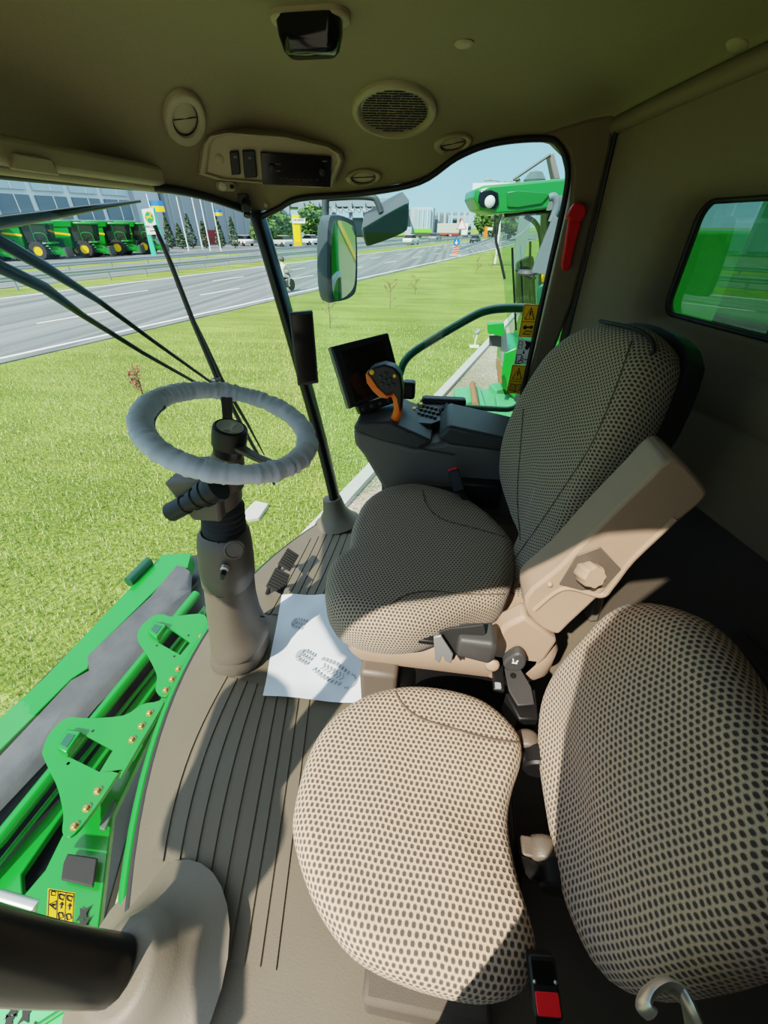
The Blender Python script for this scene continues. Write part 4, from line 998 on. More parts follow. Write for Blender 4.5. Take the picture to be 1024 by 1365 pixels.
# sticker low on the windscreen
sk_p = Zp(80, 1208, -.0); e = [Zp(u, v, .0) for u, v in [(64, 1184), (100, 1190), (98, 1232), (62, 1226)]]
sn = V(.05, -.2, 1).normalized()
e = [Pp(u, v, (-.80, .16, .06), V(.55, -.25, .8)) for u, v in [(64, 1184), (100, 1190), (98, 1232), (62, 1226)]]
wsn = V(.55, -.25, .8).normalized()
st_ = thing('warning_sticker', 'orange warning sticker at the foot of the windscreen by the left post', 'sticker', e[0])
mb = MB(); mb.poly(e, wsn, .0012, 0); bk_ = part('backing', mb, STICK, st_)
def S4(a, b): return ((e[0]*(1-a)+e[1]*a)*(1-b)+(e[3]*(1-a)+e[2]*a)*b)+wsn*.0016
def sym(pts, r=.0012):
    mb = MB(); mb.tube([S4(*q) for q in pts], r, 6); part('symbol', mb, INK, bk_, smooth=0)
sym([(.04, .04), (.96, .04), (.96, .96), (.04, .96), (.04, .04)], .0008); sym([(.36, .04), (.36, .96)], .0007); sym([(.66, .04), (.66, .96)], .0007)
sym([(.08, .5), (.32, .36), (.32, .64), (.08, .5), (.32, .36)]); sym([(.16, .5), (.27, .5)], .0018)
sym([(.12, .08), (.28, .08), (.28, .2), (.12, .2), (.12, .08)], .0008)
for x in (.51, .81):
    sym([(x, .58), (x, .40)], .0014); sym([(x-.06, .46), (x, .38), (x+.06, .46)], .0014)
    sym([(x-.1, .12), (x+.1, .14), (x+.06, .3), (x-.08, .26), (x-.1, .12)]); sym([(x-.1, .72), (x+.05, .70), (x+.1, .84), (x-.06, .9), (x-.1, .72)])
# wipers on the outside of the windscreen
def Wp(u, v, d=0.0): return Pp(u, v, (-.90-d, .85, 0), V(-1, 0, -.13))
ww = thing('windshield_wiper', 'long black windscreen wiper with two parallel arms and a tall blade', 'wiper', Wp(280, 508))
for L, r in (([(-40, 296), (0, 322), (60, 356), (130, 400), (205, 455), (282, 510)], [.016, .016, .015, .009, .007, .006]), ([(-40, 330), (0, 356), (60, 384), (110, 420), (190, 470), (268, 514)], [.016, .016, .015, .009, .007, .006])):
    mb = MB(); mb.tube([Wp(*q) for q in L], r, 10); part('wiper_arm', mb, SATIN, ww, smooth=60)
mb = MB(); mb.tube([Wp(*q, .015) for q in [(206, 300), (228, 352), (258, 430), (290, 505), (325, 572), (366, 646)]], [.006, .008, .009, .010, .008, .006], 8, sx=.8, sy=1.2); bl_ = part('wiper_blade', mb, BLACK, ww, smooth=60)
mb = MB(); mb.tube([Wp(*q, .03) for q in [(236, 380), (272, 455), (296, 508), (330, 565), (352, 606)]], [.004, .008, .012, .008, .004], 8); part('blade_bow', mb, BLACK, bl_)
mb = MB(); mb.box(Wp(288, 508, .02), (.03, .05, .03)); part('pivot_block', mb, BLACK, ww, bevel=.006)
w2 = thing('windshield_wiper', 'short black wiper blade pointing right across the top of the windscreen', 'wiper', Wp(0, 300))
mb = MB(); mb.tube([Wp(*q, .05) for q in [(-40, 306), (0, 297), (60, 288), (118, 278), (187, 268)]], [.012, .012, .011, .008, .004], 8, sx=.8, sy=1.1); part('wiper_blade', mb, SATIN, w2, smooth=60)
mb = MB(); mb.tube([Wp(-38, 300, .08), Wp(-38, 300, -.03)], .012, 10); part('spindle', mb, BLACK, w2)
mb = MB(); mb.tube([Wp(*q, .07) for q in [(-40, 298), (20, 290), (80, 282), (122, 277)]], [.009, .009, .007, .005], 8); part('wiper_arm', mb, BLACK, w2)
# right-hand mirrors
rm = thing('side_mirror', 'pair of black side mirrors on a bent arm outside the right corner post', 'mirror', Yp(434, 262, 2.1))
MY = 2.1
MBODY = mat('mirror_housing', srgb(58, 66, 74), .5, noise=.05)
mn_ = V(.728, -.685, -.02).normalized()
gp_ = Yp(457, 345, MY-.05)
gl = [Pp(u, v, gp_, mn_) for u, v in [(444, 300), (452, 294), (466, 299), (473, 312), (473, 372), (466, 390), (452, 399), (444, 394), (441, 345)]]
hb_ = [Pp(u, v, gp_, mn_) for u, v in [(438, 296), (446, 287), (466, 292), (475, 306), (476, 378), (468, 396), (448, 402), (438, 398), (436, 345)]]
gc = sum(hb_, Vector((0, 0, 0)))/len(hb_)
hb_ = spline(hb_, 3, True)
mb = MB(); mb.loft([[p for p in hb_], [p-mn_*.012+(p-gc)*.02 for p in hb_], [p-mn_*.07 for p in hb_], [p-mn_*.10+(gc-p)*.15 for p in hb_], [p-mn_*.105+(gc-p)*.4 for p in hb_]]); mh = part('mirror_housing', mb, MBODY, rm, smooth=50)
mb = MB(); mb.poly(spline(gl, 3, True), mn_, .003, -.001); part('mirror_glass', mb, MIRROR, mh, smooth=0)
mb = MB(); mb.tube(spline([Yp(434, 300, MY), Yp(434, 262, MY), Yp(434, 240, MY)], 3), .016, 10); part('mirror_post', mb, MBODY, rm)
mb = MB(); mb.tube(spline([Yp(434, 264, MY), Yp(470, 262, MY), Yp(496, 263, MY), Yp(503, 269, MY), Yp(508, 283, MY)], 4), .0125, 10); part('mirror_arm', mb, MBODY, rm)
wp_ = Yp(515, 300, MY)
wn_ = V(.25, -.85, -.45).normalized()
wg_ = [Pp(u, v, wp_, wn_) for u, v in [(486, 306), (492, 300), (538, 274), (543, 278), (542, 300), (536, 310), (495, 326), (489, 322)]]
wc_ = sum(wg_, Vector((0, 0, 0)))/8
mb = MB(); q_ = spline(wg_, 3, True)
mb.loft([[p+(p-wc_)*.06 for p in q_], [p+(p-wc_)*.10-wn_*.015 for p in q_], [p-wn_*.07+V(0, 0, .02)+(wc_-p)*.1 for p in q_], [p-wn_*.10+V(0, 0, .02)+(wc_-p)*.45 for p in q_]]); wh = part('wide_angle_housing', mb, MBODY, rm, smooth=50)
mb = MB(); mb.poly(q_, wn_, .004, -.001); part('wide_angle_glass', mb, mat('reflected_green', srgb(16, 48, 30), .25, spec=.25), wh, smooth=0)  # dark green base colour stands in for what this glass reflects
# left-hand mirror on its long arm (outside the frame, its outline shaped to cast the dark band on the floor mat)
lm = thing('side_mirror', 'black side mirror on the long arm outside the left corner post', 'mirror', (-.85, -.15, 1.3))
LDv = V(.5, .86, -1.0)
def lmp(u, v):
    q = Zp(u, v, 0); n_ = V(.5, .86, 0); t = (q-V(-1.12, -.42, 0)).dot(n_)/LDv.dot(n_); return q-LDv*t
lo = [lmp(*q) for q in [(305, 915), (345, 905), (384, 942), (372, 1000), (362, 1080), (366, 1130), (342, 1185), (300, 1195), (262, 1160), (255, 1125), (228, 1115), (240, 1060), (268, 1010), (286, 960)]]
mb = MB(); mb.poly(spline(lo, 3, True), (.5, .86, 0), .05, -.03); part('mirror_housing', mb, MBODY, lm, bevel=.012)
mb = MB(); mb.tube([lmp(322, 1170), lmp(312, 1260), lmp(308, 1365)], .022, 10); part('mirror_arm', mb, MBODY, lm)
# handrail outside the right window
hr = thing('handrail', 'dark green bent tube handrail outside the right window', 'handrail', Yp(560, 545, 1.85))
HY = 1.88
mb = MB(); mb.tube(spline([Yp(u, v, HY) for u, v in [(535, 590), (531, 530), (534, 496), (546, 474), (580, 451), (630, 422), (650, 414), (672, 411), (700, 411), (722, 413)]], 4), .0175, 12); part('upper_rail', mb, GREEND, hr, smooth=60)
mb = MB(); mb.tube(spline([Yp(u, v, HY) for u, v in [(560, 536), (600, 541), (660, 545), (680, 545), (692, 538), (704, 515), (722, 420)]], 4), .0135, 12); part('lower_rail', mb, GREEND, hr, smooth=60)
# machine flank seen in the mirror, and grain tank behind the rear window
fk = thing('machine_flank', 'green machine flank with yellow stripe seen in the right side mirror', 'harvester body', (3, 1.5, -.5))
mb = MB(); mb.poly([V(1.3, 1.72, -.9), V(6, 1.72, -.9), V(6, 1.72, 1.25), V(4.4, 1.72, 1.45), V(1.3, 1.72, 1.35)], (0, 1, 0), 0, -.3); part('side_panel', mb, GREEN, fk, bevel=.02)
mb = MB(); mb.sheet([[V(x, 1.726, 1.20-.34*(x-1.3)+d) for x in [1.3+.25*i for i in range(19)]] for d in (0, .06)]); part('stripe', mb, YEL, fk)
mb = MB(); mb.box((.75, 1.79, -.5), (1.0, .05, 1.2)); part('door_skin', mb, mat('door_green', srgb(16, 92, 44), .35), fk, bevel=.02)  # door skin in a darker green than the side panel
gt = thing('grain_tank', 'green tank front with dark sloping chute behind the rear window', 'grain tank', wp(.8, .6, -.6))
mb = MB(); mb.poly([wp(.18, .7, -.45), wp(2.6, .7, -.45), wp(2.6, 2.5, -.45), wp(.18, 2.5, -.45)], WN, 0, -.05); part('tank_front', mb, mat('reflected_grey', srgb(52, 62, 56), .3), gt)  # dark grey stands in for the road reflected in the rear window
gx = s0
mb = MB(); mb.poly([wp(.18, .7, -.43), wp(sm+.15, .7, -.43), wp(sm+.60, 2.4, -.43), wp(.18, 2.4, -.43)], WN, .02, 0); part('green_panel', mb, GREEN, gt)
mb = MB(); mb.hexa([wp(sm+.19, .7, -.42), wp(sm+.26, .7, -.42), wp(sm+.26, .7, -.36), wp(sm+.19, .7, -.36)], [wp(sm+.64, 2.4, -.42), wp(sm+.71, 2.4, -.42), wp(sm+.71, 2.4, -.36), wp(sm+.64, 2.4, -.36)]); part('grey_chute', mb, STEEL, gt)
# ================================================================ NEIGHBOUR HARVESTER
nb = thing('combine_harvester', 'green combine harvester parked alongside beyond the gravel strip, its cab in the right window', 'combine harvester', (2.5, 9, GZ))
NY = 7.6
def Ny(u, v, y=NY): return Yp(u, v, y)
LGREEN = mat('roof_green', srgb(24, 118, 48), .35, noise=.05, coat=.2)
ro = [(632, 264), (634, 252), (645, 247), (700, 242), (790, 234), (790, 276), (740, 277), (690, 283), (656, 285), (640, 280)]
A_ = [Ny(u, v) for u, v in ro]
mb = MB(); mb.loft([[p+V(.06, 0, 0)+(sum(A_, Vector((0, 0, 0)))/10-p)*.05 for p in A_], [p+V(0, .05, 0) for p in A_], [p+V(-.12*(1 if i in (0, 1, 2, 9) else 0), .9, 0) for i, p in enumerate(A_)], [p+V(0, 1.75, 0) for p in A_], [p+V(.06, 1.8, 0)+(sum(A_, Vector((0, 0, 0)))/10-p)*.05 for p in A_]])
rf = part('cab_roof', mb, LGREEN, nb, bevel=.02, smooth=30)
def nface(name, px, m_, d0, d1, par, label=None, y=NY, bevel=.004, smooth=38):
    mb = MB(); mb.poly([Yp(u, v, y) for u, v in px], (0, -1, 0), d1, d0); return part(name, mb, m_, par, label, bevel=bevel, smooth=smooth)
nface('side_recess', [(676, 256), (690, 254), (728, 257), (732, 260), (722, 272), (690, 277), (676, 276)], mat('recess_green', srgb(14, 100, 36), .4), 0, .03, rf, bevel=.01)
hl = nface('headlight', [(638, 262), (640, 255), (655, 253), (664, 257), (665, 272), (660, 279), (642, 277), (637, 270)], SCREEN, 0, .03, rf, bevel=.01)
mb = MB(); mb.lathe([(.075, 0), (.07, .03), (.03, .045), (.001, .05)], Ny(653, 269)+V(0, -.03, 0), (0, -1, 0), 18); part('lamp_lens', mb, mat('lamp_glass', srgb(220, 226, 226), .2), hl, smooth=60)
nface('roof_band', [(736, 262), (790, 256), (790, 280), (728, 281), (732, 268)], mat('band_grey', srgb(92, 100, 104), .5), 0, .02, rf)
mb = MB(); mb.lathe([(.16, 0), (.17, .05), (.1, .14), (.02, .16)], Yp(712, 245, 8.4), UPZ, 16); part('beacon', mb, mat('smoked_plastic', srgb(70, 84, 88), .3), rf)
# cab glass: bowed front, side pane
CYn = 7.75
frontpx = [(671, 286), (671, 310), (672, 340), (674, 370), (676, 400), (681, 440), (689, 474)]
rows = []
for u, v in frontpx:
    a = Yp(u, v, CYn+.55); b = Yp(730, v+3, CYn); r = []
    for i in range(9):
        t = i/8; r.append(V(a.x+(b.x-a.x)*t, CYn+.95*(1-t)**2+.0, a.z))
    rows.append(r)
mb = MB(); mb.sheet(rows); part('cab_glass', mb, GL_NEI, nb, smooth=180, fix=False)
for px, r in (([(700, 288), (716, 300), (722, 330), (722, 400)], .035), ([(672, 287), (690, 284), (740, 282)], .04), ([(707, 322), (707, 410), (712, 460)], .02), ([(683, 330), (684, 360), (688, 440)], .018)):
    mb = MB(); mb.tube(spline([Yp(u, v, CYn+.4) for u, v in px], 4), r, 8); part('cab_post', mb, SATIN, nb)
mb = MB(); mb.poly([Yp(u, v, CYn+.9) for u, v in [(690, 350), (712, 340), (716, 420), (700, 430), (688, 400)]], (0, 1, 0), .3, 0); part('cab_seat', mb, DGREY, nb, bevel=.05)
mb = MB(); mb.poly([Yp(u, v, CYn+1.2) for u, v in [(722, 280), (800, 276), (800, 470), (705, 470), (718, 400)]], (0, 1, 0), .1, 0); part('cab_rear_wall', mb, mat('dark_cab', srgb(44, 54, 52), .5), nb)
mb = MB(); mb.lathe([(.17, 0), (.19, .01), (.19, .03), (.17, .04)], Yp(700, 367, CYn+.3), (.3, -.1, .9), 20); part('cab_steering_wheel', mb, BLACK, nb)
# its mirror
mb = MB(); mb.poly(spline([Yp(u, v, 7.3) for u, v in [(735, 293), (741, 290), (762, 292), (764, 298), (740, 362), (734, 366), (713, 363), (710, 357)]], 3, True), (0, -1, 0), .12, 0); part('mirror_housing', mb, mat('blue_grey_plastic', srgb(88, 98, 106), .55), nb, bevel=.03, seg=3)
mb = MB(); mb.tube(spline([Yp(u, v, 7.4) for u, v in [(732, 264), (738, 262), (742, 268), (741, 280), (735, 296)]], 4), .05, 10); part('mirror_arm', mb, mat('blue_grey_plastic', (.2, .2, .2, 1)), nb)
mb = MB(); mb.lathe([(.15, 0), (.16, .02), (.13, .06)], Yp(703, 366, 7.5), UPZ, 16); part('round_mirror', mb, DGREY, nb)
mb = MB(); mb.tube(spline([Yp(u, v, 7.3) for u, v in [(668, 285), (661, 315), (666, 340), (673, 372)]], 3), .02, 8); mb.tube([Yp(660, 286, 7.3), Yp(659, 312, 7.3)], .015, 6); part('mirror_bracket', mb, BLACK, nb)
# side of the body, decals, steps and rails
mb = MB(); mb.poly([V(1.55, 8.0, -1.1), V(6.5, 8.0, -1.1), V(6.5, 8.0, 1.2), V(1.95, 8.0, 1.2), V(1.75, 8.0, .2)], (0, 1, 0), 2.6, 0); part('body', mb, GREEN, nb, bevel=.05)
mb = MB(); mb.poly([Yp(u, v, 7.62) for u, v in [(722, 366), (760, 362), (760, 372), (722, 376)]], (0, -1, 0), .01, 0); part('stripe_decal', mb, YEL, nb)
mb = MB(); mb.tube(spline([Yp(u, v, 7.2) for u, v in [(722, 440), (719, 392), (725, 380), (750, 374)]], 4), .035, 8); part('ladder_rail', mb, GREEND, nb)
# feeder and front axle pieces below the cab
fe = part('feeder_house', MB().poly([Yp(u, v, 7.6) for u, v in [(672, 470), (690, 462), (720, 470), (720, 540), (700, 545), (668, 515)]], (0, 1, 0), 1.2, 0), GREEN, nb, bevel=.03)
nface('lamp_box', [(649, 430), (671, 429), (672, 442), (668, 446), (650, 442)], GREEN, 0, .15, nb, y=7.5)
nface('rubber_flap', [(652, 447), (668, 446), (668, 462), (652, 460)], DGREY, 0, .05, nb, y=7.6)
nface('hydraulic_block', [(664, 438), (674, 436), (678, 478), (668, 482)], STEEL, 0, .08, nb, y=7.7)
nface('rusty_bar', [(661, 478), (666, 478), (669, 508), (664, 508)], mat('rusty_steel', srgb(130, 92, 62), .8, noise=.2), 0, .1, nb, y=7.3)
mb = MB()
mb.poly([Zp(u, v, -1.5) for u, v in [(585, 540), (612, 520), (640, 517), (690, 522), (705, 545), (690, 556), (600, 552)]], UPZ, 0, -.15); hdn = part('header_deck', mb, mat('faded_green', srgb(78, 158, 100), .5, noise=.15, nscale=5), nb, bevel=.03)
for q in ([(605, 518), (628, 514), (630, 535), (610, 540)], [(632, 516), (640, 514), (650, 548), (642, 550)], [(652, 512), (672, 508), (684, 515), (662, 520)], [(660, 524), (690, 526), (688, 546), (664, 544)]):
    mb = MB(); mb.poly([Zp(u, v, -1.38) for u, v in q], UPZ, 0, -.14); part('header_bracket', mb, mat('faded_green', (.2, .5, .3, 1)), hdn, bevel=.02)
mb = MB(); mb.tube([Zp(630, 512, -1.3), Zp(634, 540, -1.3)], .06, 10); part('header_shaft', mb, mat('rusty_steel', (.3, .2, .1, 1)), hdn)
mb = MB(); mb.lathe([(.3, 0), (.32, .05), (.32, .3), (.3, .35)], Zp(706, 530, -1.4), (0, -1, 0), 20); part('gauge_wheel', mb, RUBBER, nb)
for yy in (8.3, 10.6):
    mb = MB(); mb.lathe([(.5, -.35), (.95, -.35), (1.02, -.25), (1.02, .25), (.95, .35), (.5, .35)], (3.0, yy, GZ+1.02), (0, 1, 0), 28, cap=False); tw = part('front_wheel', mb, RUBBER, nb)
    mb = MB(); mb.lathe([(.5, -.3), (.45, -.2), (.15, -.15), (.1, -.3)], (3.0, yy, GZ+1.02), (0, 1, 0), 24); part('rim', mb, YEL, tw)
# unloading spout above the roof
mb = MB(); mb.poly([Yp(u, v, 10) for u, v in [(732, 206), (739, 203), (747, 238), (739, 240)]], (0, 1, 0), .35, 0); part('unloading_spout', mb, mat('weathered_grey', srgb(112, 104, 104), .8, noise=.2), nb, bevel=.02)
mb = MB(); mb.tube([Yp(684, 240, 10), Yp(734, 206, 10)], .022, 8); part('spout_stay', mb, DGREY, nb)
# ================================================================ OUTSIDE: GROUND, ROAD, DEALERSHIP
k_ = math.hypot(.27, 1); RD = V(.27/k_, 1/k_, 0); RN = V(-1/k_, .27/k_, 0); R0 = V(-15.9, 0, GZ)
def rp(a, f, z=0.0): return R0+RD*a+RN*f+V(0, 0, z)
def node_ground(name, kind):
    m = bpy.data.materials.new(name); m.use_nodes = True; nt = m.node_tree; N = nt.nodes; b = N['Principled BSDF']; L = nt.links
    b.inputs['Roughness'].default_value = .9; b.inputs['Specular IOR Level'].default_value = .1
    tc = N.new('ShaderNodeTexCoord')
    def noise(s, d=3, sc=None):
        n = N.new('ShaderNodeTexNoise'); n.inputs['Scale'].default_value = s; n.inputs['Detail'].default_value = d
        if sc:
            mp = N.new('ShaderNodeMapping'); mp.inputs['Scale'].default_value = sc; mp.inputs['Rotation'].default_value = (0, 0, .262); L.new(tc.outputs['Object'], mp.inputs['Vector']); L.new(mp.outputs[0], n.inputs['Vector'])
        else: L.new(tc.outputs['Object'], n.inputs['Vector'])
        return n
    def ramp(src, pts):
        r = N.new('ShaderNodeValToRGB'); cr = r.color_ramp
        while len(cr.elements) < len(pts): cr.elements.new(.5)
        for e, (p, c) in zip(cr.elements, pts): e.position = p; e.color = c
        L.new(src, r.inputs['Fac']); return r
    def mul(a, b_, f):
        x = N.new('ShaderNodeMix'); x.data_type = 'RGBA'; x.blend_type = 'MULTIPLY'; x.inputs['Factor'].default_value = f
        L.new(a, x.inputs['A']); L.new(b_, x.inputs['B']); return x
    if kind == 'grass':
        r1 = ramp(noise(22, 6).outputs['Fac'], [(.32, srgb(88, 110, 50)), (.5, srgb(140, 162, 86)), (.68, srgb(184, 198, 134))])
        r2 = ramp(noise(.35, 4).outputs['Fac'], [(.3, srgb(215, 215, 190)), (.7, srgb(255, 255, 235))])
        r3 = ramp(noise(1.2, 2, (.25, 1.6, 1)).outputs['Fac'], [(.35, srgb(205, 215, 190)), (.65, srgb(255, 255, 245))])
        c = mul(mul(r1.outputs[0], r2.outputs[0], 1).outputs['Result'], r3.outputs[0], .8); hb = noise(60, 4)
        bs = .9
    elif kind == 'road':
        r1 = ramp(noise(60, 4).outputs['Fac'], [(.3, srgb(98, 103, 104)), (.7, srgb(134, 139, 138))])
        r2 = ramp(noise(.5, 3, (3, .06, 1)).outputs['Fac'], [(.38, srgb(196, 200, 202)), (.62, srgb(255, 255, 255))])
        c = mul(r1.outputs[0], r2.outputs[0], 1); hb = noise(80); bs = .2
    else:
        r1 = ramp(noise(26, 5).outputs['Fac'], [(.3, srgb(126, 118, 100)), (.55, srgb(176, 168, 150)), (.75, srgb(214, 208, 192))])
        r2 = ramp(noise(.9, 3).outputs['Fac'], [(.3, srgb(220, 218, 210)), (.7, srgb(255, 255, 255))])
        c = mul(r1.outputs[0], r2.outputs[0], 1); hb = noise(40); bs = .8
    L.new(c.outputs['Result'], b.inputs['Base Color'])
    bp = N.new('ShaderNodeBump'); bp.inputs['Strength'].default_value = bs; bp.inputs['Distance'].default_value = .05
    L.new(hb.outputs['Fac'], bp.inputs['Height']); L.new(bp.outputs['Normal'], b.inputs['Normal'])
    return m
GRASS = node_ground('grass', 'grass'); ROAD = node_ground('asphalt', 'road'); GRAVEL = node_ground('gravel', 'gravel')
PAINT = mat('road_paint', srgb(226, 228, 226), .7, noise=.08, nscale=5)
KERB = mat('kerb_concrete', srgb(178, 176, 168), .85, noise=.1, nscale=7, bump=.3, bscale=40)
def gstrip(name, f0, f1, a0, a1, z, m_, h=0.0, n=1):
    mb = MB()
    if h: mb.hexa([rp(a0, f0, z-h), rp(a1, f0, z-h), rp(a1, f1, z-h), rp(a0, f1, z-h)], [rp(a0, f0, z), rp(a1, f0, z), rp(a1, f1, z), rp(a0, f1, z)])
    else: mb.add([rp(a0, f0, z), rp(a1, f0, z), rp(a1, f1, z), rp(a0, f1, z)], [(0, 1, 2, 3)])
    return struct(name, mb, m_, smooth=0)
mb = MB(); mb.add([V(-600, -300, GZ), V(700, -300, GZ), V(700, 1200, GZ), V(-600, 1200, GZ)], [(0, 1, 2, 3)]); struct('ground', mb, GRASS, smooth=0)
gstrip('road', -.5, 14.2, -80, 700, .03, ROAD, .1); gstrip('far_road', 18.4, 29, -80, 700, .03, ROAD, .1); gstrip('service_road', 29.6, 38, 60, 400, .03, ROAD, .1); gstrip('forecourt', 38.5, 95, -80, 160, .03, node_ground('yard', 'road'), .1)
gstrip('gravel_path', -60, -13.0, -60, 80, .012, GRAVEL, .02); gstrip('kerb', -13.02, -12.82, -60, 80, .10, KERB, .2)
gstrip('edge_line', .0, .18, -80, 500, .034, PAINT); gstrip('edge_line', 13.5, 13.7, -80, 500, .034, PAINT)
mb = MB()
for f in (4.5, 9.0):
    for i in range(-6, 40):
        a = i*9.0+(3 if f > 5 else 6); mb.add([rp(a, f, .034), rp(a+3.4, f, .034), rp(a+3.4, f+.15, .034), rp(a, f+.15, .034)], [(0, 1, 2, 3)])
o_ = struct('lane_dashes', mb, PAINT, smooth=0)
# turf blades close to the machine
mb = MB(); rnd = random.Random(3); vs = []; fs = []
def addblade(x, y, h, w_, lean, ang):
    b = len(vs); c, s = math.cos(ang), math.sin(ang)
    vs.extend([(x-c*w_, y-s*w_, GZ), (x+c*w_, y+s*w_, GZ), (x-s*lean, y+c*lean, GZ+h)]); fs.append((b, b+1, b+2))
KEEP = [(*Zp(340, 680, GZ).xy, .12), (*Zp(632, 463, GZ).xy, .06), (*Zp(190, 525, GZ).xy, .03)]
cnt = 0
while cnt < 80000:
    t = rnd.random()**.8; y = .3+19*t; x = -13+rnd.random()*15
    p = V(x, y, 0)-V(R0.x, 0, 0); f = p.dot(RN)
    if f < -12.75 or f > -1: continue
    if any((x-a)**2+(y-b)**2 < c for a, b, c in KEEP): continue
    if rnd.random() > max(0, 1-((x*x+y*y)**.5/19))**1.6: continue
    addblade(x, y, rnd.uniform(.03, .075), rnd.uniform(.003, .006)*(1+t), rnd.uniform(-.03, .03), rnd.random()*6.3); cnt += 1
mb.add(vs, fs)
def bladem():
    m = bpy.data.materials.new('grass_blade'); m.use_nodes = True; nt = m.node_tree; b = nt.nodes['Principled BSDF']
    g = nt.nodes.new('ShaderNodeNewGeometry'); r = nt.nodes.new('ShaderNodeValToRGB')
    r.color_ramp.elements[0].color = srgb(100, 124, 58); r.color_ramp.elements[1].color = srgb(200, 208, 150); r.color_ramp.elements.new(.5).color = srgb(146, 168, 94)
    nt.links.new(g.outputs['Random Per Island'], r.inputs['Fac']); nt.links.new(r.outputs[0], b.inputs['Base Color'])
    b.inputs['Roughness'].default_value = .7; b.inputs['Specular IOR Level'].default_value = .2; return m
gb = build('turf_blades', mb, bladem(), smooth=0, fix=False); gb['kind'] = 'stuff'; tag(gb, 'short sunlit lawn grass between the machine and the road', 'grass')
# guard rails
def guardrail(name, label, a0, a1, f, h=.75, step=4.0, pa=None, pb=None, big=.16):
    A = rp(a0, f) if pa is None else pa; B = rp(a1, f) if pb is None else pb
    t = thing(name, label, 'guard rail', A); d = (B-A); L = d.length; d.normalize(); n = V(-d.y, d.x, 0)
    mb = MB(); pr = [(0, -big), (.04, -big*.6), (0, 0), (.04, big*.6), (0, big), (-.02, big), (-.02, -big)]
    mb.loft([[q-n*x*1.0+V(0, 0, h-big+z) for x, z in pr] for q in (A, B)]); part('rail_beam', mb, STEEL, t)
    m0 = None
    for i in range(min(95, int(L/step)+1)):
        q = A+d*(i*step+.2)
        if m0 is None:
            mb = MB(); mb.box(q+n*.08+V(0, 0, h/2), (.10, .10, h)); m0 = part('rail_post', mb, STEEL, t)
        else:
            c = m0.copy(); C.objects.link(c); c.location = d*(i*step)
    return t
guardrail('guard_rail', 'near galvanised guard rail on the verge along the far side of the road', -30, 190, 16.6, .8, 3.2)
guardrail('guard_rail', 'far galvanised guard rail on the central reservation, behind the near one', -30, 220, 24.5, .85, 4.0)
guardrail('guard_rail', 'short guard rail on the traffic island behind the striped bollard', 0, 0, 0, .7, 3.0, pa=Zp(612, 338, GZ), pb=V(14, 160, GZ), big=.15)
# verge between the carriageways stays grass; lawn saplings
TWIG = mat('twig_bark', srgb(112, 78, 62), .9, noise=.15); TWIGL = mat('dry_leaf', srgb(136, 76, 66), .9, noise=.2)
def sapling(u, v, h, label, seed, leaf=TWIGL, n=9):
    r = random.Random(seed); p = Zp(u, v, GZ); t = thing('sapling', label, 'sapling', p, 'young saplings on the lawn')
    mb = MB(); mb.tube([p, p+V(.03, 0, h*.5), p+V(.0, .02, h)], [.02, .014, .006], 6)
    tips = []
    for i in range(n):
        z = h*(.15+.75*r.random()); a = r.random()*6.3; q = p+V(0, 0, z); e = q+V(math.cos(a)*.3*h, math.sin(a)*.3*h, .22*h); mb.tube([q, e], [.010, .004], 5); tips.append((q, e))
    part('stem', mb, TWIG, t)
    mb = MB()
    for q, e in tips:
        for k in range(9):
            c = q.lerp(e, .4+.7*r.random())+V(r.uniform(-.06, .06), r.uniform(-.06, .06), r.uniform(-.05, .08)); d = V(r.uniform(-1, 1), r.uniform(-1, 1), r.uniform(-.4, 1)).normalized()*.045; s = d.cross(V(.3, .2, 1)).normalized()*.022
            mb.add([c-d, c+s, c+d, c-s], [(0, 1, 2, 3)])
    part('leaves', mb, leaf, t, smooth=0)
sapling(440, 438, .95, 'bare grey sapling nearest the right corner post', 1, mat('grey_leaf', srgb(120, 112, 84), .9), 7)
sapling(520, 411, 1.15, 'reddish sapling on the lawn below the wide angle mirror', 2)
sapling(553, 393, .95, 'dark sapling right of the reddish one on the lawn', 3)
sapling(635, 366, 1.2, 'leaning brown sapling near the striped bollard at the lawn edge', 4)
sapling(655, 359, 1.2, 'brown sapling at the lawn edge beside the neighbouring cab mirror bracket', 5)
sapling(190, 525, .55, 'low pinkish brown shrub on the lawn behind the steering wheel', 6, n=14)
# access cover and garden spotlight
mb = MB(); mb.poly([Zp(u, v, GZ+.05) for u, v in [(323, 684), (340, 667), (358, 671), (345, 690), (330, 692)]], UPZ, 0, -.06); tag(part('access_cover', mb, KERB, None, bevel=.01, origin=Zp(340, 680, GZ)), 'pale concrete access cover in the grass behind the column', 'cover')
sp_ = thing('garden_spotlight', 'small white garden spotlight on the lawn beside the kerb', 'lamp', Zp(632, 463, GZ))
q = Zp(632, 463, GZ); mb = MB(); mb.tube([q, q+V(.05, 0, .42)], .02, 8); mb.box(q+V(0, 0, .03), (.3, .15, .06)); part('stand', mb, WHITE, sp_)
mb = MB(); mb.lathe([(.05, -.06), (.09, 0), (.095, .03)], q+V(.06, 0, .48), (-.4, -.3, .6), 14); part('lamp_head', mb, STEEL, sp_)
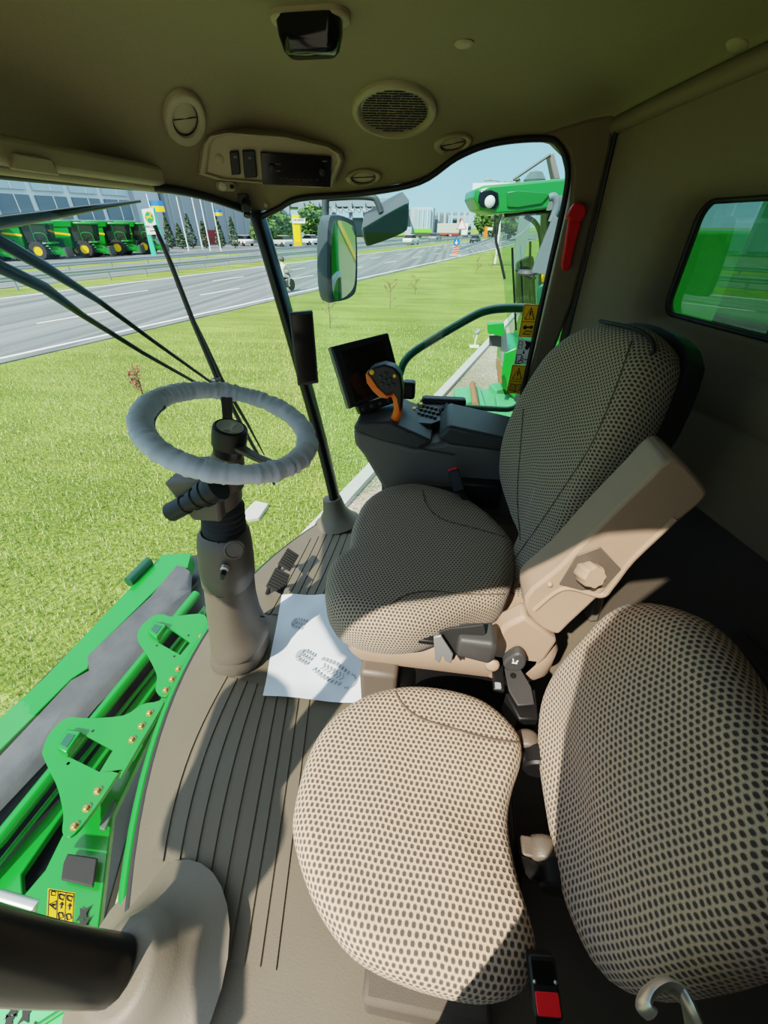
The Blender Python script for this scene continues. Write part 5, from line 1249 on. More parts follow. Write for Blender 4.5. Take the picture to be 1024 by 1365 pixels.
# ---------------------------------------------------------------- trees
def leafm(name, c0, c1):
    m = bpy.data.materials.new(name); m.use_nodes = True; nt = m.node_tree; b = nt.nodes['Principled BSDF']
    g = nt.nodes.new('ShaderNodeNewGeometry'); r = nt.nodes.new('ShaderNodeValToRGB')
    r.color_ramp.elements[0].color = c0; r.color_ramp.elements[1].color = c1
    nt.links.new(g.outputs['Random Per Island'], r.inputs['Fac']); nt.links.new(r.outputs[0], b.inputs['Base Color'])
    b.inputs['Roughness'].default_value = .8; return m
LEAF = leafm('tree_leaf', srgb(46, 78, 34), srgb(112, 142, 66)); CONI = leafm('conifer_leaf', srgb(40, 58, 40), srgb(92, 112, 82))
BARK = mat('bark', srgb(92, 76, 60), .9)
def tree(name, label, p, h, w_, kind, group, n=700, seed=1):
    r = random.Random(seed); t = thing(name, label, 'tree', p, group)
    mb = MB(); mb.tube([p, p+V(0, 0, h*(.5 if kind == 'round' else .3))], [w_*.06, w_*.04], 6); part('trunk', mb, BARK, t)
    mb = MB(); s = (w_*.09 if kind == 'round' else w_*.11)
    for i in range(n):
        a = r.random()*6.283; z = r.random()
        if kind == 'round':
            el = math.asin(2*r.random()-1); rad = .80+.25*r.random(); rad *= 1+.12*math.sin(3*a)+.1*math.sin(5*el+a)
            c = p+V(math.cos(a)*math.cos(el)*w_/2*rad, math.sin(a)*math.cos(el)*w_/2*rad, h*.56+math.sin(el)*h*.42*rad)
        else:
            rr = w_/2*(1-z)**.8*(.8+.3*r.random())*(min(1, (z+.05)*6)); c = p+V(math.cos(a)*rr, math.sin(a)*rr, h*(.06+.94*z))
        d = V(r.uniform(-1, 1), r.uniform(-1, 1), r.uniform(-1, 1)).normalized(); e = frame(d)
        mb.add([c-e[0]*s, c-e[1]*s*.6, c+e[0]*s, c+e[1]*s*.6], [(0, 1, 2, 3)])
    part('crown', mb, LEAF if kind == 'round' else CONI, t, smooth=0); return t
NM = ['leftmost', 'second', 'third', 'fourth', 'fifth', 'sixth']
for i, (u, v) in enumerate(((230, 331), (244, 331), (258, 330), (276, 330), (296, 330), (314, 330))):
    tree('conifer', '%s of the six clipped cone trees before the ribbed grey hall' % NM[i], Zp(u, v+1, GZ), (4.6, 3.6, 5.0, 4.0, 4.6, 4.6)[i], 1.9, 'cone', 'clipped cone trees', 500, 10+i)
for i, (u, y, h, w_, lb) in enumerate(((374, 104, 6, 6, 'round green tree left of the yellow mast'), (418, 124, 7.5, 7.5, 'round green tree right of the yellow mast'), (354, 92, 4.5, 5, 'round green tree right beside the black corner post'), (640, 190, 11, 6, 'green tree behind the white lorry'), (655, 165, 12, 9, 'tall green tree behind the neighbouring cab mirror bracket'), (676, 140, 13, 9, 'tall green tree behind the neighbouring cab windscreen'), (505, 130, 5, 8, 'low green tree behind the wide angle mirror'))):
    q = Yp(u, 330, y); tree('tree', lb, V(q.x, y, GZ), h, w_, 'round', 'trees across the road', 800, 30+i)
# ---------------------------------------------------------------- buildings
FAC = mat('facade_grey', srgb(214, 220, 224), .5, noise=.04); FGL = mat('facade_glass', srgb(176, 194, 206), .12, noise=.1, nscale=.4); FDK = mat('facade_dark_glass', srgb(96, 112, 124), .12, noise=.1)
RIB = mat('ribbed_cladding', srgb(140, 146, 152), .5, noise=.06, nscale=2)
bd = thing('dealership_building', 'large glazed grey dealership hall behind the row of harvesters', 'building', rp(30, 62))
def fbox(name, a0, a1, f0, f1, z0, z1, m_, par, **k):
    mb = MB(); mb.hexa([rp(a0, f0, z0), rp(a1, f0, z0), rp(a1, f1, z0), rp(a0, f1, z0)], [rp(a0, f0, z1), rp(a1, f0, z1), rp(a1, f1, z1), rp(a0, f1, z1)]); return part(name, mb, m_, par, smooth=0, **k)
fbox('wall', -40, 73, 62, 90, 0, 22, FAC, bd)
for i in range(19):
    a = -36+i*5.6
    for j, (z0, z1) in enumerate(((.4, 3.6), (4.2, 7.0), (7.6, 10.6), (11.2, 14.6))):
        if i % 5 == 4: continue
        w_ = fbox('window', a, a+4.7, 61.7, 62.1, z0, z1, FDK if (j % 2 == 1) else FGL, bd)
        fbox('window_bar', a+2.5, a+2.62, 61.6, 61.75, z0, z1, WHITE, w_)
for i in range(4):
    a = -36+5.6*4-.3+i*28; fbox('pier', a, a+5.4, 60.8, 62.2, 0, 22, mat('pier_grey', srgb(176, 184, 190), .6), bd)
hl_ = thing('ribbed_hall', 'dark grey ribbed hall with sloping roof behind the flagpoles', 'building', rp(95, 58))
mb = MB(); mb.poly([rp(76, 60, 0), rp(120, 60, 0), rp(120, 60, 5), rp(104, 60, 10), rp(84, 60, 14), rp(76, 60, 15)], RN, 30, 0); wl_ = part('wall', mb, RIB, hl_, smooth=0)
for i in range(14):
    a = 77+i*3.0; z1 = 14.5-(a-73)*.19
    mb = MB(); mb.box(rp(a, 59.9, z1/2), (.2, .2, z1)); part('rib', mb, mat('rib_pale', srgb(166, 172, 176), .5), wl_, smooth=0)
fbox('red_door', 84, 88, 59.6, 60.1, 0, 2.6, mat('dull_red', srgb(130, 44, 44), .5), hl_)
# canopy steelwork, silo block and far industrial hall across the road
cn = thing('steel_canopy', 'long grey steel canopy on posts behind the side mirrors', 'canopy', V(-30, 170, GZ))
def ybox(name, u0, u1, v0, v1, y, dep, m_, par, **k):
    a, b = Yp(u0, v1, y), Yp(u1, v0, y); mb = MB(); z0 = max(min(a.z, b.z), GZ)
    mb.hexa([V(a.x, y, z0), V(b.x, y, z0), V(b.x, y+dep, z0), V(a.x, y+dep, z0)], [V(a.x, y, b.z), V(b.x, y, b.z), V(b.x, y+dep, b.z), V(a.x, y+dep, b.z)]); return part(name, mb, m_, par, smooth=0, **k)
PALE = mat('pale_blue_grey', srgb(168, 178, 186), .6); MIDG = mat('mid_blue_grey', srgb(124, 136, 148), .6)
ybox('roof_slab', 345, 530, 264, 276, 170, 30, MIDG, cn); ybox('fascia', 425, 505, 278, 283, 168, 1, PALE, cn)
for u in (352, 366, 384, 404, 424, 446, 468, 486, 506, 524): ybox('post', u-.8, u+.8, 270, 335, 169, 1, MIDG, cn)
for i in range(14):
    mb = MB(); u = 400+i*8; mb.tube([Yp(u, 277, 168), Yp(u+8, 284, 168), Yp(u+8, 277, 168)], .25, 5); part('truss_bar', mb, MIDG, cn, smooth=0)
ybox('rear_wall', 420, 520, 290, 335, 198, 3, PALE, cn)
sl = thing('silo_block', 'glazed grey tower block with green sign across the road', 'building', Yp(560, 320, 190))
ybox('wall', 546, 578, 276, 335, 190, 20, PALE, sl); ybox('glazed_bay', 552, 575, 279, 305, 189, 1, mat('sky_glass', srgb(150, 172, 192), .2), sl); ybox('side_wing', 540, 548, 279, 335, 191, 20, MIDG, sl)
for u in (558, 564, 570): ybox('mullion', u-.3, u+.3, 279, 305, 188.6, .3, WHITE, sl)
gs = ybox('green_sign', 552, 575, 305, 310, 188, 1, mat('lime_sign', srgb(110, 200, 30), .5), sl)
for u in (571.5, 574): ybox('mast', u-.3, u+.3, 270, 280, 195, .5, MIDG, sl)
ih = thing('industrial_hall', 'dark grey industrial hall with roof gantry right of the tower block', 'building', Yp(600, 320, 200))
ybox('wall', 573, 597, 287, 335, 213, 25, mat('slate_grey', srgb(98, 106, 116), .6), ih); ybox('gantry', 582, 628, 283, 286.5, 198, 4, MIDG, ih); ybox('low_wing', 597, 618, 291, 335, 204, 20, mat('slate_grey', (.1, .1, .1, 1)), ih)
for u in (584, 592, 601, 610, 618, 625): ybox('gantry_post', u-.4, u+.4, 283, 330, 197, .6, PALE, ih)
ybox('white_hall', 640, 672, 0, 0, 1, 1, WHITE, ih) if False else None
bb = thing('billboard', 'blank white billboard behind the neighbouring cab roof', 'billboard', Yp(700, 330, 45))
ybox('board', 628, 800, 242, 272, 45, .5, mat('billboard_white', srgb(226, 230, 234), .6), bb); ybox('leg', 690, 696, 270, 400, 45.3, .4, STEEL, bb)
lp_ = thing('street_lamp', 'slender white street lamp beside the neighbouring cab', 'street lamp', Zp(660, 352, GZ))
q = Zp(660, 352, GZ); yq = q.y
mb = MB(); mb.tube([q, V(q.x, yq, 1.0), Yp(668, 244, yq)], [.10, .09, .06], 8); part('pole', mb, WHITE, lp_)
mb = MB(); mb.tube(spline([Yp(668, 246, yq), Yp(664, 241, yq), Yp(652, 240, yq)], 3), .07, 6); part('lamp_arm', mb, STEEL, lp_)
mb = MB(); mb.box(Yp(651, 240, yq), (.7, .3, .16)); part('lamp_head', mb, STEEL, lp_, bevel=.03)
# ---------------------------------------------------------------- dealer pylon
py_ = thing('dealer_sign', 'white and green pylon sign with a leaping deer badge beside the harvesters', 'sign', Zp(206, 343, GZ))
yq = Zp(206, 343, GZ).y
sy_n = V(.35, -.94, 0).normalized()
SG = mat('sign_green', srgb(40, 150, 104), .4); ST = mat('sign_teal', srgb(72, 196, 158), .4)
def Sq(u, v, d=0): return Pp(u, v, V(Zp(206, 343, GZ).x, yq, 0)+sy_n*d, sy_n)
mb = MB(); mb.poly([Sq(u, v) for u, v in [(187.5, 279), (191, 279), (209, 343), (203, 344)]], sy_n, 0, -.4); mb.poly([Sq(u, v) for u, v in [(201, 276.5), (205.5, 276), (215, 314), (210.5, 316)]], sy_n, -.05, -.4); part('frame_leg', mb, ST, py_, smooth=0)
e = [Sq(u, v) for u, v in [(189, 279), (204, 277), (211, 312), (197, 313)]]
mb = MB(); mb.poly(e, sy_n, .05, -.3); pnl_ = part('panel', mb, WHITE, py_, smooth=0)
def E4(a, b, d=.06): return (e[0]*(1-a)+e[1]*a)*(1-b)+(e[3]*(1-a)+e[2]*a)*b+sy_n*d
mb = MB(); mb.poly([E4(.5+.38*math.cos(i*.2618)*1, .33+.235*math.sin(i*.2618)) for i in range(24)], sy_n, .02, 0); lg = part('badge', mb, mat('badge_yellow', srgb(236, 204, 40), .5), pnl_, smooth=0)
mb = MB(); mb.poly([E4(.5+.35*math.cos(i*.2618)*1, .33+.215*math.sin(i*.2618)) for i in range(24)], sy_n, .035, 0); part('badge_field', mb, SG, lg, smooth=0)
mb = MB(); mb.poly([E4(.5+x*.58, .34-y*.38, .1) for x, y in DEER], sy_n, .02, 0); part('deer_emblem', mb, mat('badge_yellow', (.8, .6, .1, 1)), lg, smooth=0)
pu = (e[0]-e[3]).normalized()
part('lettering', textmesh('JOHN DEERE', .34, E4(.5, .70, .08), sy_n, pu, .01), mat('sign_grey', srgb(70, 90, 80), .5), pnl_, smooth=0)
mb = MB(); mb.poly([E4(.28, .84), E4(.72, .84), E4(.72, .87), E4(.28, .87)], sy_n, .02, 0); part('lettering', mb, mat('sign_grey', (.1, .1, .1, 1)), pnl_, smooth=0)
om = thing('mast_sign', 'tall yellow mast sign with white name board across the road', 'sign', Zp(395, 331, GZ))
yq = Zp(395, 331, GZ).y
mb = MB(); mb.poly([Yp(u, v, yq) for u, v in [(388.5, 286), (398, 286), (402, 331), (393, 331)]], (0, 1, 0), .8, 0); part('mast', mb, mat('mast_yellow', srgb(255, 214, 10), .5), om, smooth=0)
mb = MB(); mb.poly([Yp(u, v, yq-.1) for u, v in [(389, 291), (407, 291.5), (407, 298), (390, 297.5)]], (0, -1, 0), .1, 0); nbd = part('name_board', mb, WHITE, om, smooth=0)
for u0, u1 in ((390.5, 391.3), (392.5, 393.6), (394.2, 395.4), (397, 398), (398.6, 399.6), (400.2, 401.2), (401.8, 402.8), (403.4, 404.6)):
    mb = MB(); mb.poly([Yp(u, v, yq-.22) for u, v in [(u0, 292.2), (u1, 292.2), (u1, 294.2), (u0, 294.2)]], (0, -1, 0), .02, 0); part('lettering', mb, INK, nbd, smooth=0)
mb = MB(); mb.poly([Yp(u, v, yq-.05) for u, v in [(391.5, 322), (399, 322), (401, 330.5), (393, 330.5)]], (0, -1, 0), .08, 0); part('orange_foot', mb, mat('foot_orange', srgb(248, 160, 40), .5), om, smooth=0)
# ---------------------------------------------------------------- flags
FBLU = mat('flag_blue', srgb(42, 104, 186), .7); FYEL = mat('flag_yellow', srgb(250, 206, 30), .7)
def flag(label, u, vt, vb, fl=None, y=None, lean=0):
    q = Zp(u, vb, GZ) if y is None else V(Yp(u, vb, y).x, y, GZ); yq = q.y; ztop = Yp(u, vt, yq).z
    t = thing('flag_pole', label, 'flag pole', q, 'flag poles before the hall')
    mb = MB(); mb.tube([q, V(q.x, yq, ztop)], [.10, .06], 8); part('pole', mb, WHITE, t)
    if fl:
        u0, v0, wd, hg = fl; zt_ = Yp(u0, v0, yq).z; s = (Yp(u0+wd, v0, yq)-Yp(u0, v0, yq)).length; hz = (Yp(u0, v0, yq)-Yp(u0, v0+hg, yq)).length
        fb = None
        for k, m_ in ((0, FBLU), (1, FYEL)):
            rows = [[V(q.x+s*i/8, yq+.25*math.sin(i*.9), zt_-hz*(k*.5+.5*j)-.08*i/8*s*.3) for i in range(9)] for j in (0, 1)]
            mb = MB(); mb.sheet(rows); o_ = part('flag' if k == 0 else 'lower_stripe', mb, m_, t if k == 0 else fb, smooth=180); fb = fb or o_
flag('flag pole flying a blue and yellow flag left of the bare poles', 216, 258, 337, (211, 267, 18, 14))
for i, (u, vt) in enumerate(((243, 262), (262, 258), (272, 262), (286, 268))):
    flag(('first bare white flag pole right of the blue and yellow flag', 'second bare white flag pole right of the blue and yellow flag', 'third bare white flag pole right of the blue and yellow flag', 'fourth white flag pole, the last before the corner post')[i], u+9, vt, 335, None if i < 3 else (294, 279, 10, 8))
flag('flag pole with blue and yellow flag just above the neighbouring cab roof', 752, 210, 300, (751, 226, 12, 16), y=30)
# ---------------------------------------------------------------- row of harvesters
proto = thing('combine_harvester', '', 'combine harvester', (0, 0, 0), 'harvesters parked before the dealership')
def hb(name, c, d, m_, par, bevel=.05, **k): mb = MB(); mb.box(c, d); return part(name, mb, m_, par, bevel=bevel, **k)
mb = MB(); mb.poly([V(-7, -1.5, 1.2), V(-1.3, -1.5, 1.1), V(-1.0, -1.5, 3.6), V(-6.4, -1.5, 3.5), V(-7.2, -1.5, 2.6)], (0, 1, 0), 3.0, 0); bod = part('body', mb, GREEN, proto, bevel=.08)
mb = MB(); mb.poly([V(-3.8, -1.6, 3.5), V(-.5, -1.6, 3.5), V(-.3, -1.7, 4.2), V(-4.2, -1.7, 4.2)], (0, 1, 0), 3.3, 0); part('grain_tank', mb, GREEN, proto, bevel=.05)
mb = MB(); mb.sheet([[V(-6.6+.7*i, -1.53, 2.9-.012*(i*.7)**2*1.0+d) for i in range(9)] for d in (0, .22)]); part('stripe', mb, YEL, bod)
hb('side_shield', (-3.6, -1.52, 1.7), (3.0, .06, 1.0), GREEND, bod)
mb = MB(); mb.loft([[V(-.9, -1.2, 1.8), V(1.5, -1.1, 1.8), V(1.5, 1.1, 1.8), V(-.9, 1.2, 1.8)], [V(-.9, -1.3, 3.8), V(1.9, -1.2, 3.8), V(1.9, 1.2, 3.8), V(-.9, 1.3, 3.8)]]); cg = part('cab', mb, mat('cab_dark_glass', srgb(34, 44, 44), .1), proto, bevel=.05)
hb('cab_roof', (.5, 0, 3.9), (3.0, 2.7, .26), GREEN, cg, .08)
for y in (-1.2, 1.2): hb('cab_post', (.2, y, 2.8), (.1, .14, 1.9), GREEND, cg, .02)
hb('cab_floor', (.8, 0, 1.78), (2.0, 2.3, .22), GREEN, proto)
mb = MB(); mb.hexa([V(1.2, -.7, .6), V(3.0, -.7, .3), V(3.0, .7, .3), V(1.2, .7, .6)], [V(1.0, -.7, 1.7), V(2.9, -.7, 1.0), V(2.9, .7, 1.0), V(1.0, .7, 1.7)]); part('feeder_house', mb, GREEN, proto, bevel=.04)
hb('feeder_front', (3.05, 0, .75), (.25, 2.0, 1.1), DGREY, proto)
for x, s, w_, nm in ((.3, 1.0, .85, 'front_wheel'), (-5.4, .65, .5, 'rear_wheel')):
    for y in (-1.55, 1.55):
        mb = MB(); mb.lathe([(s*.52, -w_/2), (s*.95, -w_/2), (s, -w_/3), (s, w_/3), (s*.95, w_/2), (s*.52, w_/2)], (x, y, s), (0, 1, 0), 26, cap=False)
        for i in range(18):
            a = 2*math.pi*i/18; mb.box((x+math.cos(a)*s, y, s+math.sin(a)*s), (.10, w_*.8, .12), Matrix.Rotation(-a, 3, 'Y'))
        tw = part(nm, mb, RUBBER, proto)
        mb = MB(); sgn = -1 if y < 0 else 1; mb.lathe([(s*.54, w_*.42*sgn), (s*.48, w_*.3*sgn), (s*.2, w_*.2*sgn), (s*.16, w_*.42*sgn), (.02, w_*.44*sgn)], (x, y, s), (0, 1, 0), 24); part('rim', mb, YEL, tw)
mb = MB(); mb.tube([V(1.4, -1.3, .5), V(.9, -1.5, 1.9)], .05, 6); mb.tube([V(1.9, -1.3, .5), V(1.4, -1.5, 1.9)], .05, 6)
for i in range(5): t = (i+.5)/5; mb.tube([V(1.4, -1.3, .5).lerp(V(.9, -1.5, 1.9), t), V(1.9, -1.3, .5).lerp(V(1.4, -1.5, 1.9), t)], .04, 6)
part('ladder', mb, GREEND, proto)
mb = MB(); mb.tube(spline([V(.4, -1.5, 1.9), V(.4, -1.55, 2.8), V(1.6, -1.5, 2.8), V(1.7, -1.4, 1.9)], 3), .04, 6); part('rail', mb, GREEN, proto)
hb('mirror_housing', (1.9, -1.4, 3.0), (.1, .3, .6), BLACK, proto)
mb = MB(); mb.tube([V(-1.5, -1.3, 4.1), V(-6.8, -1.5, 4.0)], .2, 10); part('unloading_auger', mb, GREEN, proto)
LB = ['far left harvester of the row, only its dark cab and front showing', 'second harvester of the row, yellow stripe above its front wheel', 'middle harvester of the row with the largest green side', 'fourth harvester of the row left of the pylon sign', 'last harvester of the row, partly behind the pylon sign']
for i, (u, v) in enumerate(((-16, 350), (57, 347), (118, 344), (161, 341), (196, 339))):
    q = Zp(u, v, GZ); q.z = GZ+.03
    rz = math.radians(18)
    off = Matrix.Rotation(rz, 3, 'Z') @ V(.3, -1.6, 0)
    loc = q-off
    if i == 0:
        proto.scale = (.9, .9, .9); proto.location = loc; proto.rotation_euler[2] = rz; proto['label'] = LB[0]
    else: dup(proto, loc, rz, LB[i])
# ---------------------------------------------------------------- traffic
def car(label, p, rz, col, sc_=1.0, name='car', cat='car'):
    t = thing(name, label, cat, (0, 0, 0)); m_ = mat('car_'+str(col), col, .3, coat=.5)
    mb = MB(); mb.loft([[V(x, y, z) for x, z in ((-2.1, .35), (2.1, .35), (2.15, .7), (1.9, .85), (.9, .92), (-1.9, .95), (-2.15, .75))] for y in (-.85, .85)]); part('body', mb, m_, t, bevel=.08)
    mb = MB(); mb.loft([[V(-1.8, -.75, .92), V(1.0, -.75, .9), V(1.0, .75, .9), V(-1.8, .75, .92)], [V(-1.3, -.62, 1.45), V(.2, -.62, 1.45), V(.2, .62, 1.45), V(-1.3, .62, 1.45)]]); part('cabin_glass', mb, SCREEN, t, bevel=.04)
    mb = MB(); mb.box((-.55, 0, 1.46), (1.5, 1.24, .06)); part('car_roof', mb, m_, t, bevel=.03)
    for x in (-1.35, 1.35):
        for y in (-.8, .8): mb = MB(); mb.lathe([(.14, -.1), (.32, -.1), (.32, .1), (.14, .1)], (x, y, .32), (0, 1, 0), 14); part('wheel', mb, RUBBER, t)
    t.location = p; t.rotation_euler[2] = rz; t.scale = (sc_,)*3; return t
ra = math.atan2(RD.y, RD.x)
def gp2(u, v): q = Zp(u, v, GZ); q.z = GZ+.035; return q
car('dark car driving away on the road right of the striped bollard', rp(118, 9.9, .04), ra, srgb(40, 48, 54))
for u, v, c_, lb in ((325, 328, srgb(226, 228, 230), 'white car parked before the hall, right by the corner post'), (357, 327, srgb(40, 58, 104), 'dark blue car parked left of the round trees'), (376, 329, srgb(190, 194, 198), 'silver car parked left of the yellow mast'), (412, 327, srgb(225, 226, 228), 'white car parked right of the yellow mast'), (432, 327, srgb(150, 152, 156), 'grey car parked behind the side mirror housing'), (548, 326, srgb(230, 230, 232), 'white car across the road right of the wide angle mirror'), (580, 322, srgb(120, 124, 130), 'grey car across the road below the dark industrial hall'), (668, 317, srgb(228, 230, 230), 'white car far down the road beside the neighbouring cab')):
    car(lb, rp(175, 11.6, .04) if u == 668 else gp2(u, v), ra+1.2 if u < 500 else ra, c_, 1.2)
tk = thing('lorry', 'white lorry with grey tarpaulin trailer driving on the road', 'lorry', (0, 0, 0))
mb = MB(); mb.box((-5.5, 0, 2.5), (8.5, 2.5, 2.7)); part('trailer', mb, mat('tarp_grey', srgb(176, 178, 166), .8), tk, bevel=.1)
mb = MB(); mb.box((-5.5, 0, .95), (8.6, 2.5, .5)); part('trailer_side', mb, mat('lorry_red', srgb(168, 62, 48), .6), tk)
mb = MB(); mb.box((.8, 0, 2.2), (2.4, 2.5, 3.2)); cb_ = part('lorry_cab', mb, WHITE, tk, bevel=.15)
mb = MB(); mb.box((2.0, 0, 2.5), (.1, 2.1, 1.0)); part('windscreen', mb, SCREEN, cb_); mb = MB(); mb.box((2.05, 0, 1.1), (.1, 2.2, .6)); part('grille', mb, DGREY, cb_)
mb = MB(); mb.box((.9, -1.24, 2.6), (1.0, .06, .8)); part('side_window', mb, mat('blue_window', srgb(70, 110, 150), .2), cb_)
for x in (-8, -6.8, -3, .8):
    for y in (-1.05, 1.05): mb = MB(); mb.lathe([(.2, -.15), (.5, -.15), (.5, .15), (.2, .15)], (x, y, .5), (0, 1, 0), 16); part('wheel', mb, RUBBER, tk)
tk.location = rp(176, 27.2, .04); tk.rotation_euler[2] = -.5; tk.scale = (1.05,)*3
# low loader by the green sign
ll = thing('parked_lorry', 'dark parked flatbed lorry with pale cab below the green sign', 'lorry', (0, 0, 0))
mb = MB(); mb.box((0, 0, 1.1), (9, 2.4, .8)); part('flatbed', mb, DGREY, ll); mb = MB(); mb.box((-5.2, 0, 1.7), (2, 2.4, 2.6)); part('lorry_cab', mb, PALE, ll, bevel=.15)
for x in (-5, -1.5, 2, 3.4): mb = MB(); mb.lathe([(.2, -1.15), (.5, -1.15), (.5, 1.15), (.2, 1.15)], (x, 0, .5), (0, 1, 0), 16); part('wheel', mb, RUBBER, ll)
ll.location = rp(150, 33, .04); ll.rotation_euler[2] = .1
# striped bollard with blue arrow disc, triangle sign
bo = thing('striped_bollard', 'red and white striped traffic bollard with blue arrow disc at the island', 'bollard', Zp(607, 341, GZ))
q = Zp(607, 341, GZ); yq = q.y; hh = Yp(607, 328, yq).z-GZ
mb = MB(); mb.box(q+V(0, 0, hh/2), (.65, .3, hh)); bpst = part('post', mb, WHITE, bo)
for i in range(4): mb = MB(); z = hh*(i+.35)/4; mb.hexa([q+V(-.34, -.17, z-.12), q+V(.34, -.17, z+.05), q+V(.34, -.15, z+.05), q+V(-.34, -.15, z-.12)], [q+V(-.34, -.17, z+.1), q+V(.34, -.17, z+.27), q+V(.34, -.15, z+.27), q+V(-.34, -.15, z+.1)]); part('red_stripe', mb, mat('stripe_red', srgb(214, 84, 60), .6), bpst, smooth=0)
mb = MB(); mb.box(q+V(0, 0, .08), (1.5, 1.0, .16)); part('base', mb, KERB, bo)
mb = MB(); mb.lathe([(.42, 0), (.42, .05)], q+V(0, -.1, hh+.42), (0, -1, 0), 20); ds_ = part('disc', mb, mat('sign_blue', srgb(28, 96, 190), .4), bo)
mb = MB(); oq = q+V(0, -.17, hh+.42); mb.poly([oq+V(x, 0, z) for x, z in ((.05, .25), (-.05, .25), (-.05, -.02), (-.18, .06), (-.18, -.08), (0, -.26), (.18, -.08), (.18, .06), (.05, -.02))], (0, -1, 0), .02, 0); part('arrow', mb, WHITE, ds_, smooth=0)
ts = thing('triangle_sign', 'white triangular road sign with red border above the striped bollard', 'road sign', V(q.x+.3, yq+3, GZ))
q2 = V(Yp(613, 330, yq+3).x, yq+3, GZ); zt_ = Yp(613, 299, yq+3).z
mb = MB(); mb.tube([q2, V(q2.x, q2.y, zt_+.6)], .06, 8); part('pole', mb, STEEL, ts)
mb = MB(); mb.poly([V(q2.x-.75, q2.y-.1, zt_-.6), V(q2.x+.75, q2.y-.1, zt_-.6), V(q2.x, q2.y-.1, zt_+.75)], (0, -1, 0), .05, 0); pt_ = part('plate', mb, mat('sign_red_border', srgb(214, 110, 96), .5), ts, smooth=0)
mb = MB(); mb.poly([V(q2.x-.55, q2.y-.16, zt_-.48), V(q2.x+.55, q2.y-.16, zt_-.48), V(q2.x, q2.y-.16, zt_+.5)], (0, -1, 0), .02, 0); part('face', mb, WHITE, pt_, smooth=0)
rs = thing('orange_sign', 'orange roadside price sign far down the road beside the lorry', 'sign', Yp(648, 325, 150))
ybox('board', 645, 651, 302, 316, 150, .6, mat('sign_orange', srgb(236, 110, 40), .5), rs); ybox('white_band', 650, 657, 303, 307, 149, .5, WHITE, rs); ybox('leg', 647, 649, 316, 335, 150.2, .4, STEEL, rs)
# ---------------------------------------------------------------- motorcyclist
mc = thing('motorcycle', 'dark motorcycle riding on the near lane beside the corner post', 'motorcycle', gp2(383, 390))
q = gp2(381, 390); fw = -RD
def M_(x, y, z): return q+fw*-x+RN*y+V(0, 0, z)
for x in (-.68, .68):
    mb = MB(); mb.lathe([(.22, -.05), (.30, -.06), (.32, 0), (.30, .06), (.22, .05)], M_(x, 0, .32), RN, 22); wl2 = part('wheel', mb, RUBBER, mc)
    mb = MB(); mb.lathe([(.2, -.03), (.03, -.05), (.03, .05), (.2, .03)], M_(x, 0, .32), RN, 16); part('hub', mb, STEEL, wl2)
mb = MB(); mb.tube(spline([M_(-.6, 0, .6), M_(-.1, 0, .72), M_(.3, 0, .85), M_(.45, 0, .7)], 4), [.1]*5+[.14]*4+[.17]*3+[.1], 10); part('tank_and_seat', mb, SATIN, mc, smooth=60)
mb = MB(); mb.box(M_(.05, 0, .42), (.4, .3, .35)); part('engine', mb, DGREY, mc, bevel=.04)
mb = MB(); mb.tube([M_(.68, .07, .32), M_(.45, .07, .95)], .025, 8); mb.tube([M_(.45, -.35, 1.05), M_(.45, 0, .98), M_(.45, .35, 1.05)], .02, 8); part('fork_and_bar', mb, STEEL, mc)
def person(label, joints, edges, rad, mtl, head):
    me = bpy.data.meshes.new('rider_body'); me.from_pydata(joints, edges, []); o = bpy.data.objects.new('person', me); C.objects.link(o)
    md = o.modifiers.new('Skin', 'SKIN'); me.skin_vertices.new() if not me.skin_vertices else None
    for i, r in enumerate(rad): me.skin_vertices[0].data[i].radius = (r, r)
    me.skin_vertices[0].data[0].use_root = True
    s = o.modifiers.new('Sub', 'SUBSURF'); s.levels = 2; s.render_levels = 2
    me.materials.append(mtl); tag(o, label, 'person'); return o
J = [(-.15, 0, .88), (-.12, 0, 1.10), (-.05, 0, 1.34), (-.02, 0, 1.46), (.0, 0, 1.56), (.03, 0, 1.70), (-.04, .2, 1.36), (.16, .26, 1.16), (.42, .30, 1.08), (-.04, -.2, 1.36), (.16, -.26, 1.16), (.42, -.30, 1.08), (-.12, .12, .86), (.25, .18, .78), (.12, .18, .36), (.25, .18, .30), (-.12, -.12, .86), (.25, -.18, .78), (.12, -.18, .36), (.25, -.18, .30)]
EJ = [(0, 1), (1, 2), (2, 3), (3, 4), (4, 5), (2, 6), (6, 7), (7, 8), (2, 9), (9, 10), (10, 11), (0, 12), (12, 13), (13, 14), (14, 15), (0, 16), (16, 17), (17, 18), (18, 19)]
RJ = [.14, .14, .16, .07, .10, .09, .075, .055, .045, .075, .055, .045, .10, .085, .06, .05, .10, .085, .06, .05]
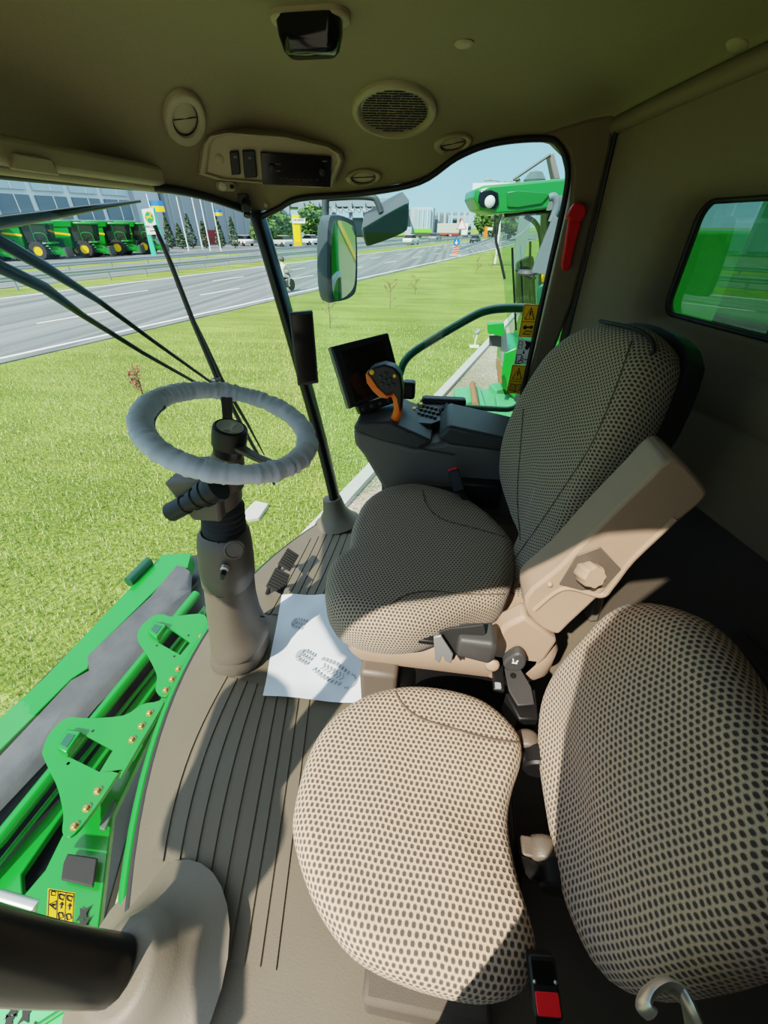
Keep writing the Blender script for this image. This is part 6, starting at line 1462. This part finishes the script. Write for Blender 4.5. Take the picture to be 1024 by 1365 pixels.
rider = person('person in pale shirt riding a motorcycle beside the corner post', [tuple(M_(*j)) for j in J], EJ, RJ, mat('rider_clothes', srgb(206, 192, 176), .8), None)
mb = MB(); mb.ball(M_(.02, 0, 1.66), .15, 14, 10, (1, 1, 1.1)); part('helmet', mb, DGREY, rider, smooth=180)
# ================================================================ LIGHT AND CAMERA
w = bpy.data.worlds.new('World'); bpy.context.scene.world = w; w.use_nodes = True
nt = w.node_tree; bg = nt.nodes['Background']
LD = Vector((.5, .86, -1.0)).normalized()
tc = nt.nodes.new('ShaderNodeTexCoord'); sx = nt.nodes.new('ShaderNodeSeparateXYZ'); cr = nt.nodes.new('ShaderNodeValToRGB')
nt.links.new(tc.outputs['Generated'], sx.inputs[0]); nt.links.new(sx.outputs['Z'], cr.inputs['Fac']); nt.links.new(cr.outputs['Color'], bg.inputs['Color'])
cr.color_ramp.elements[0].position = 0; cr.color_ramp.elements[0].color = (.31, .52, .68, 1)
cr.color_ramp.elements[1].position = 1; cr.color_ramp.elements[1].color = (.72, .84, .98, 1)
cr.color_ramp.elements.new(.24).color = (.16, .38, .63, 1)
cr.color_ramp.elements.new(.5).color = (.62, .76, .92, 1)
bg.inputs['Strength'].default_value = SKY_S
sd = bpy.data.lights.new('Sun', 'SUN'); sd.energy = SUN_S; sd.angle = math.radians(.6); sd.color = (1, .91, .78)
so = bpy.data.objects.new('Sun', sd); C.objects.link(so)
so.rotation_euler = LD.to_track_quat('-Z', 'Y').to_euler()
cd = bpy.data.cameras.new('Camera'); cam = bpy.data.objects.new('Camera', cd); C.objects.link(cam)
cd.sensor_fit = 'AUTO'; cd.sensor_width = 36; cd.lens = F/1365*36; cd.clip_start = .01; cd.clip_end = 2000
cam.location = CAM; cam.rotation_euler = (math.pi/2-TH, 0, YAW)
sc = bpy.context.scene; sc.camera = cam
sc.view_settings.view_transform = 'Filmic'; sc.view_settings.look = 'Medium High Contrast'; sc.view_settings.exposure = EXPO
sc.cycles.max_bounces = 8; sc.cycles.transparent_max_bounces = 16; sc.cycles.diffuse_bounces = 5
sc.cycles.use_denoising = True
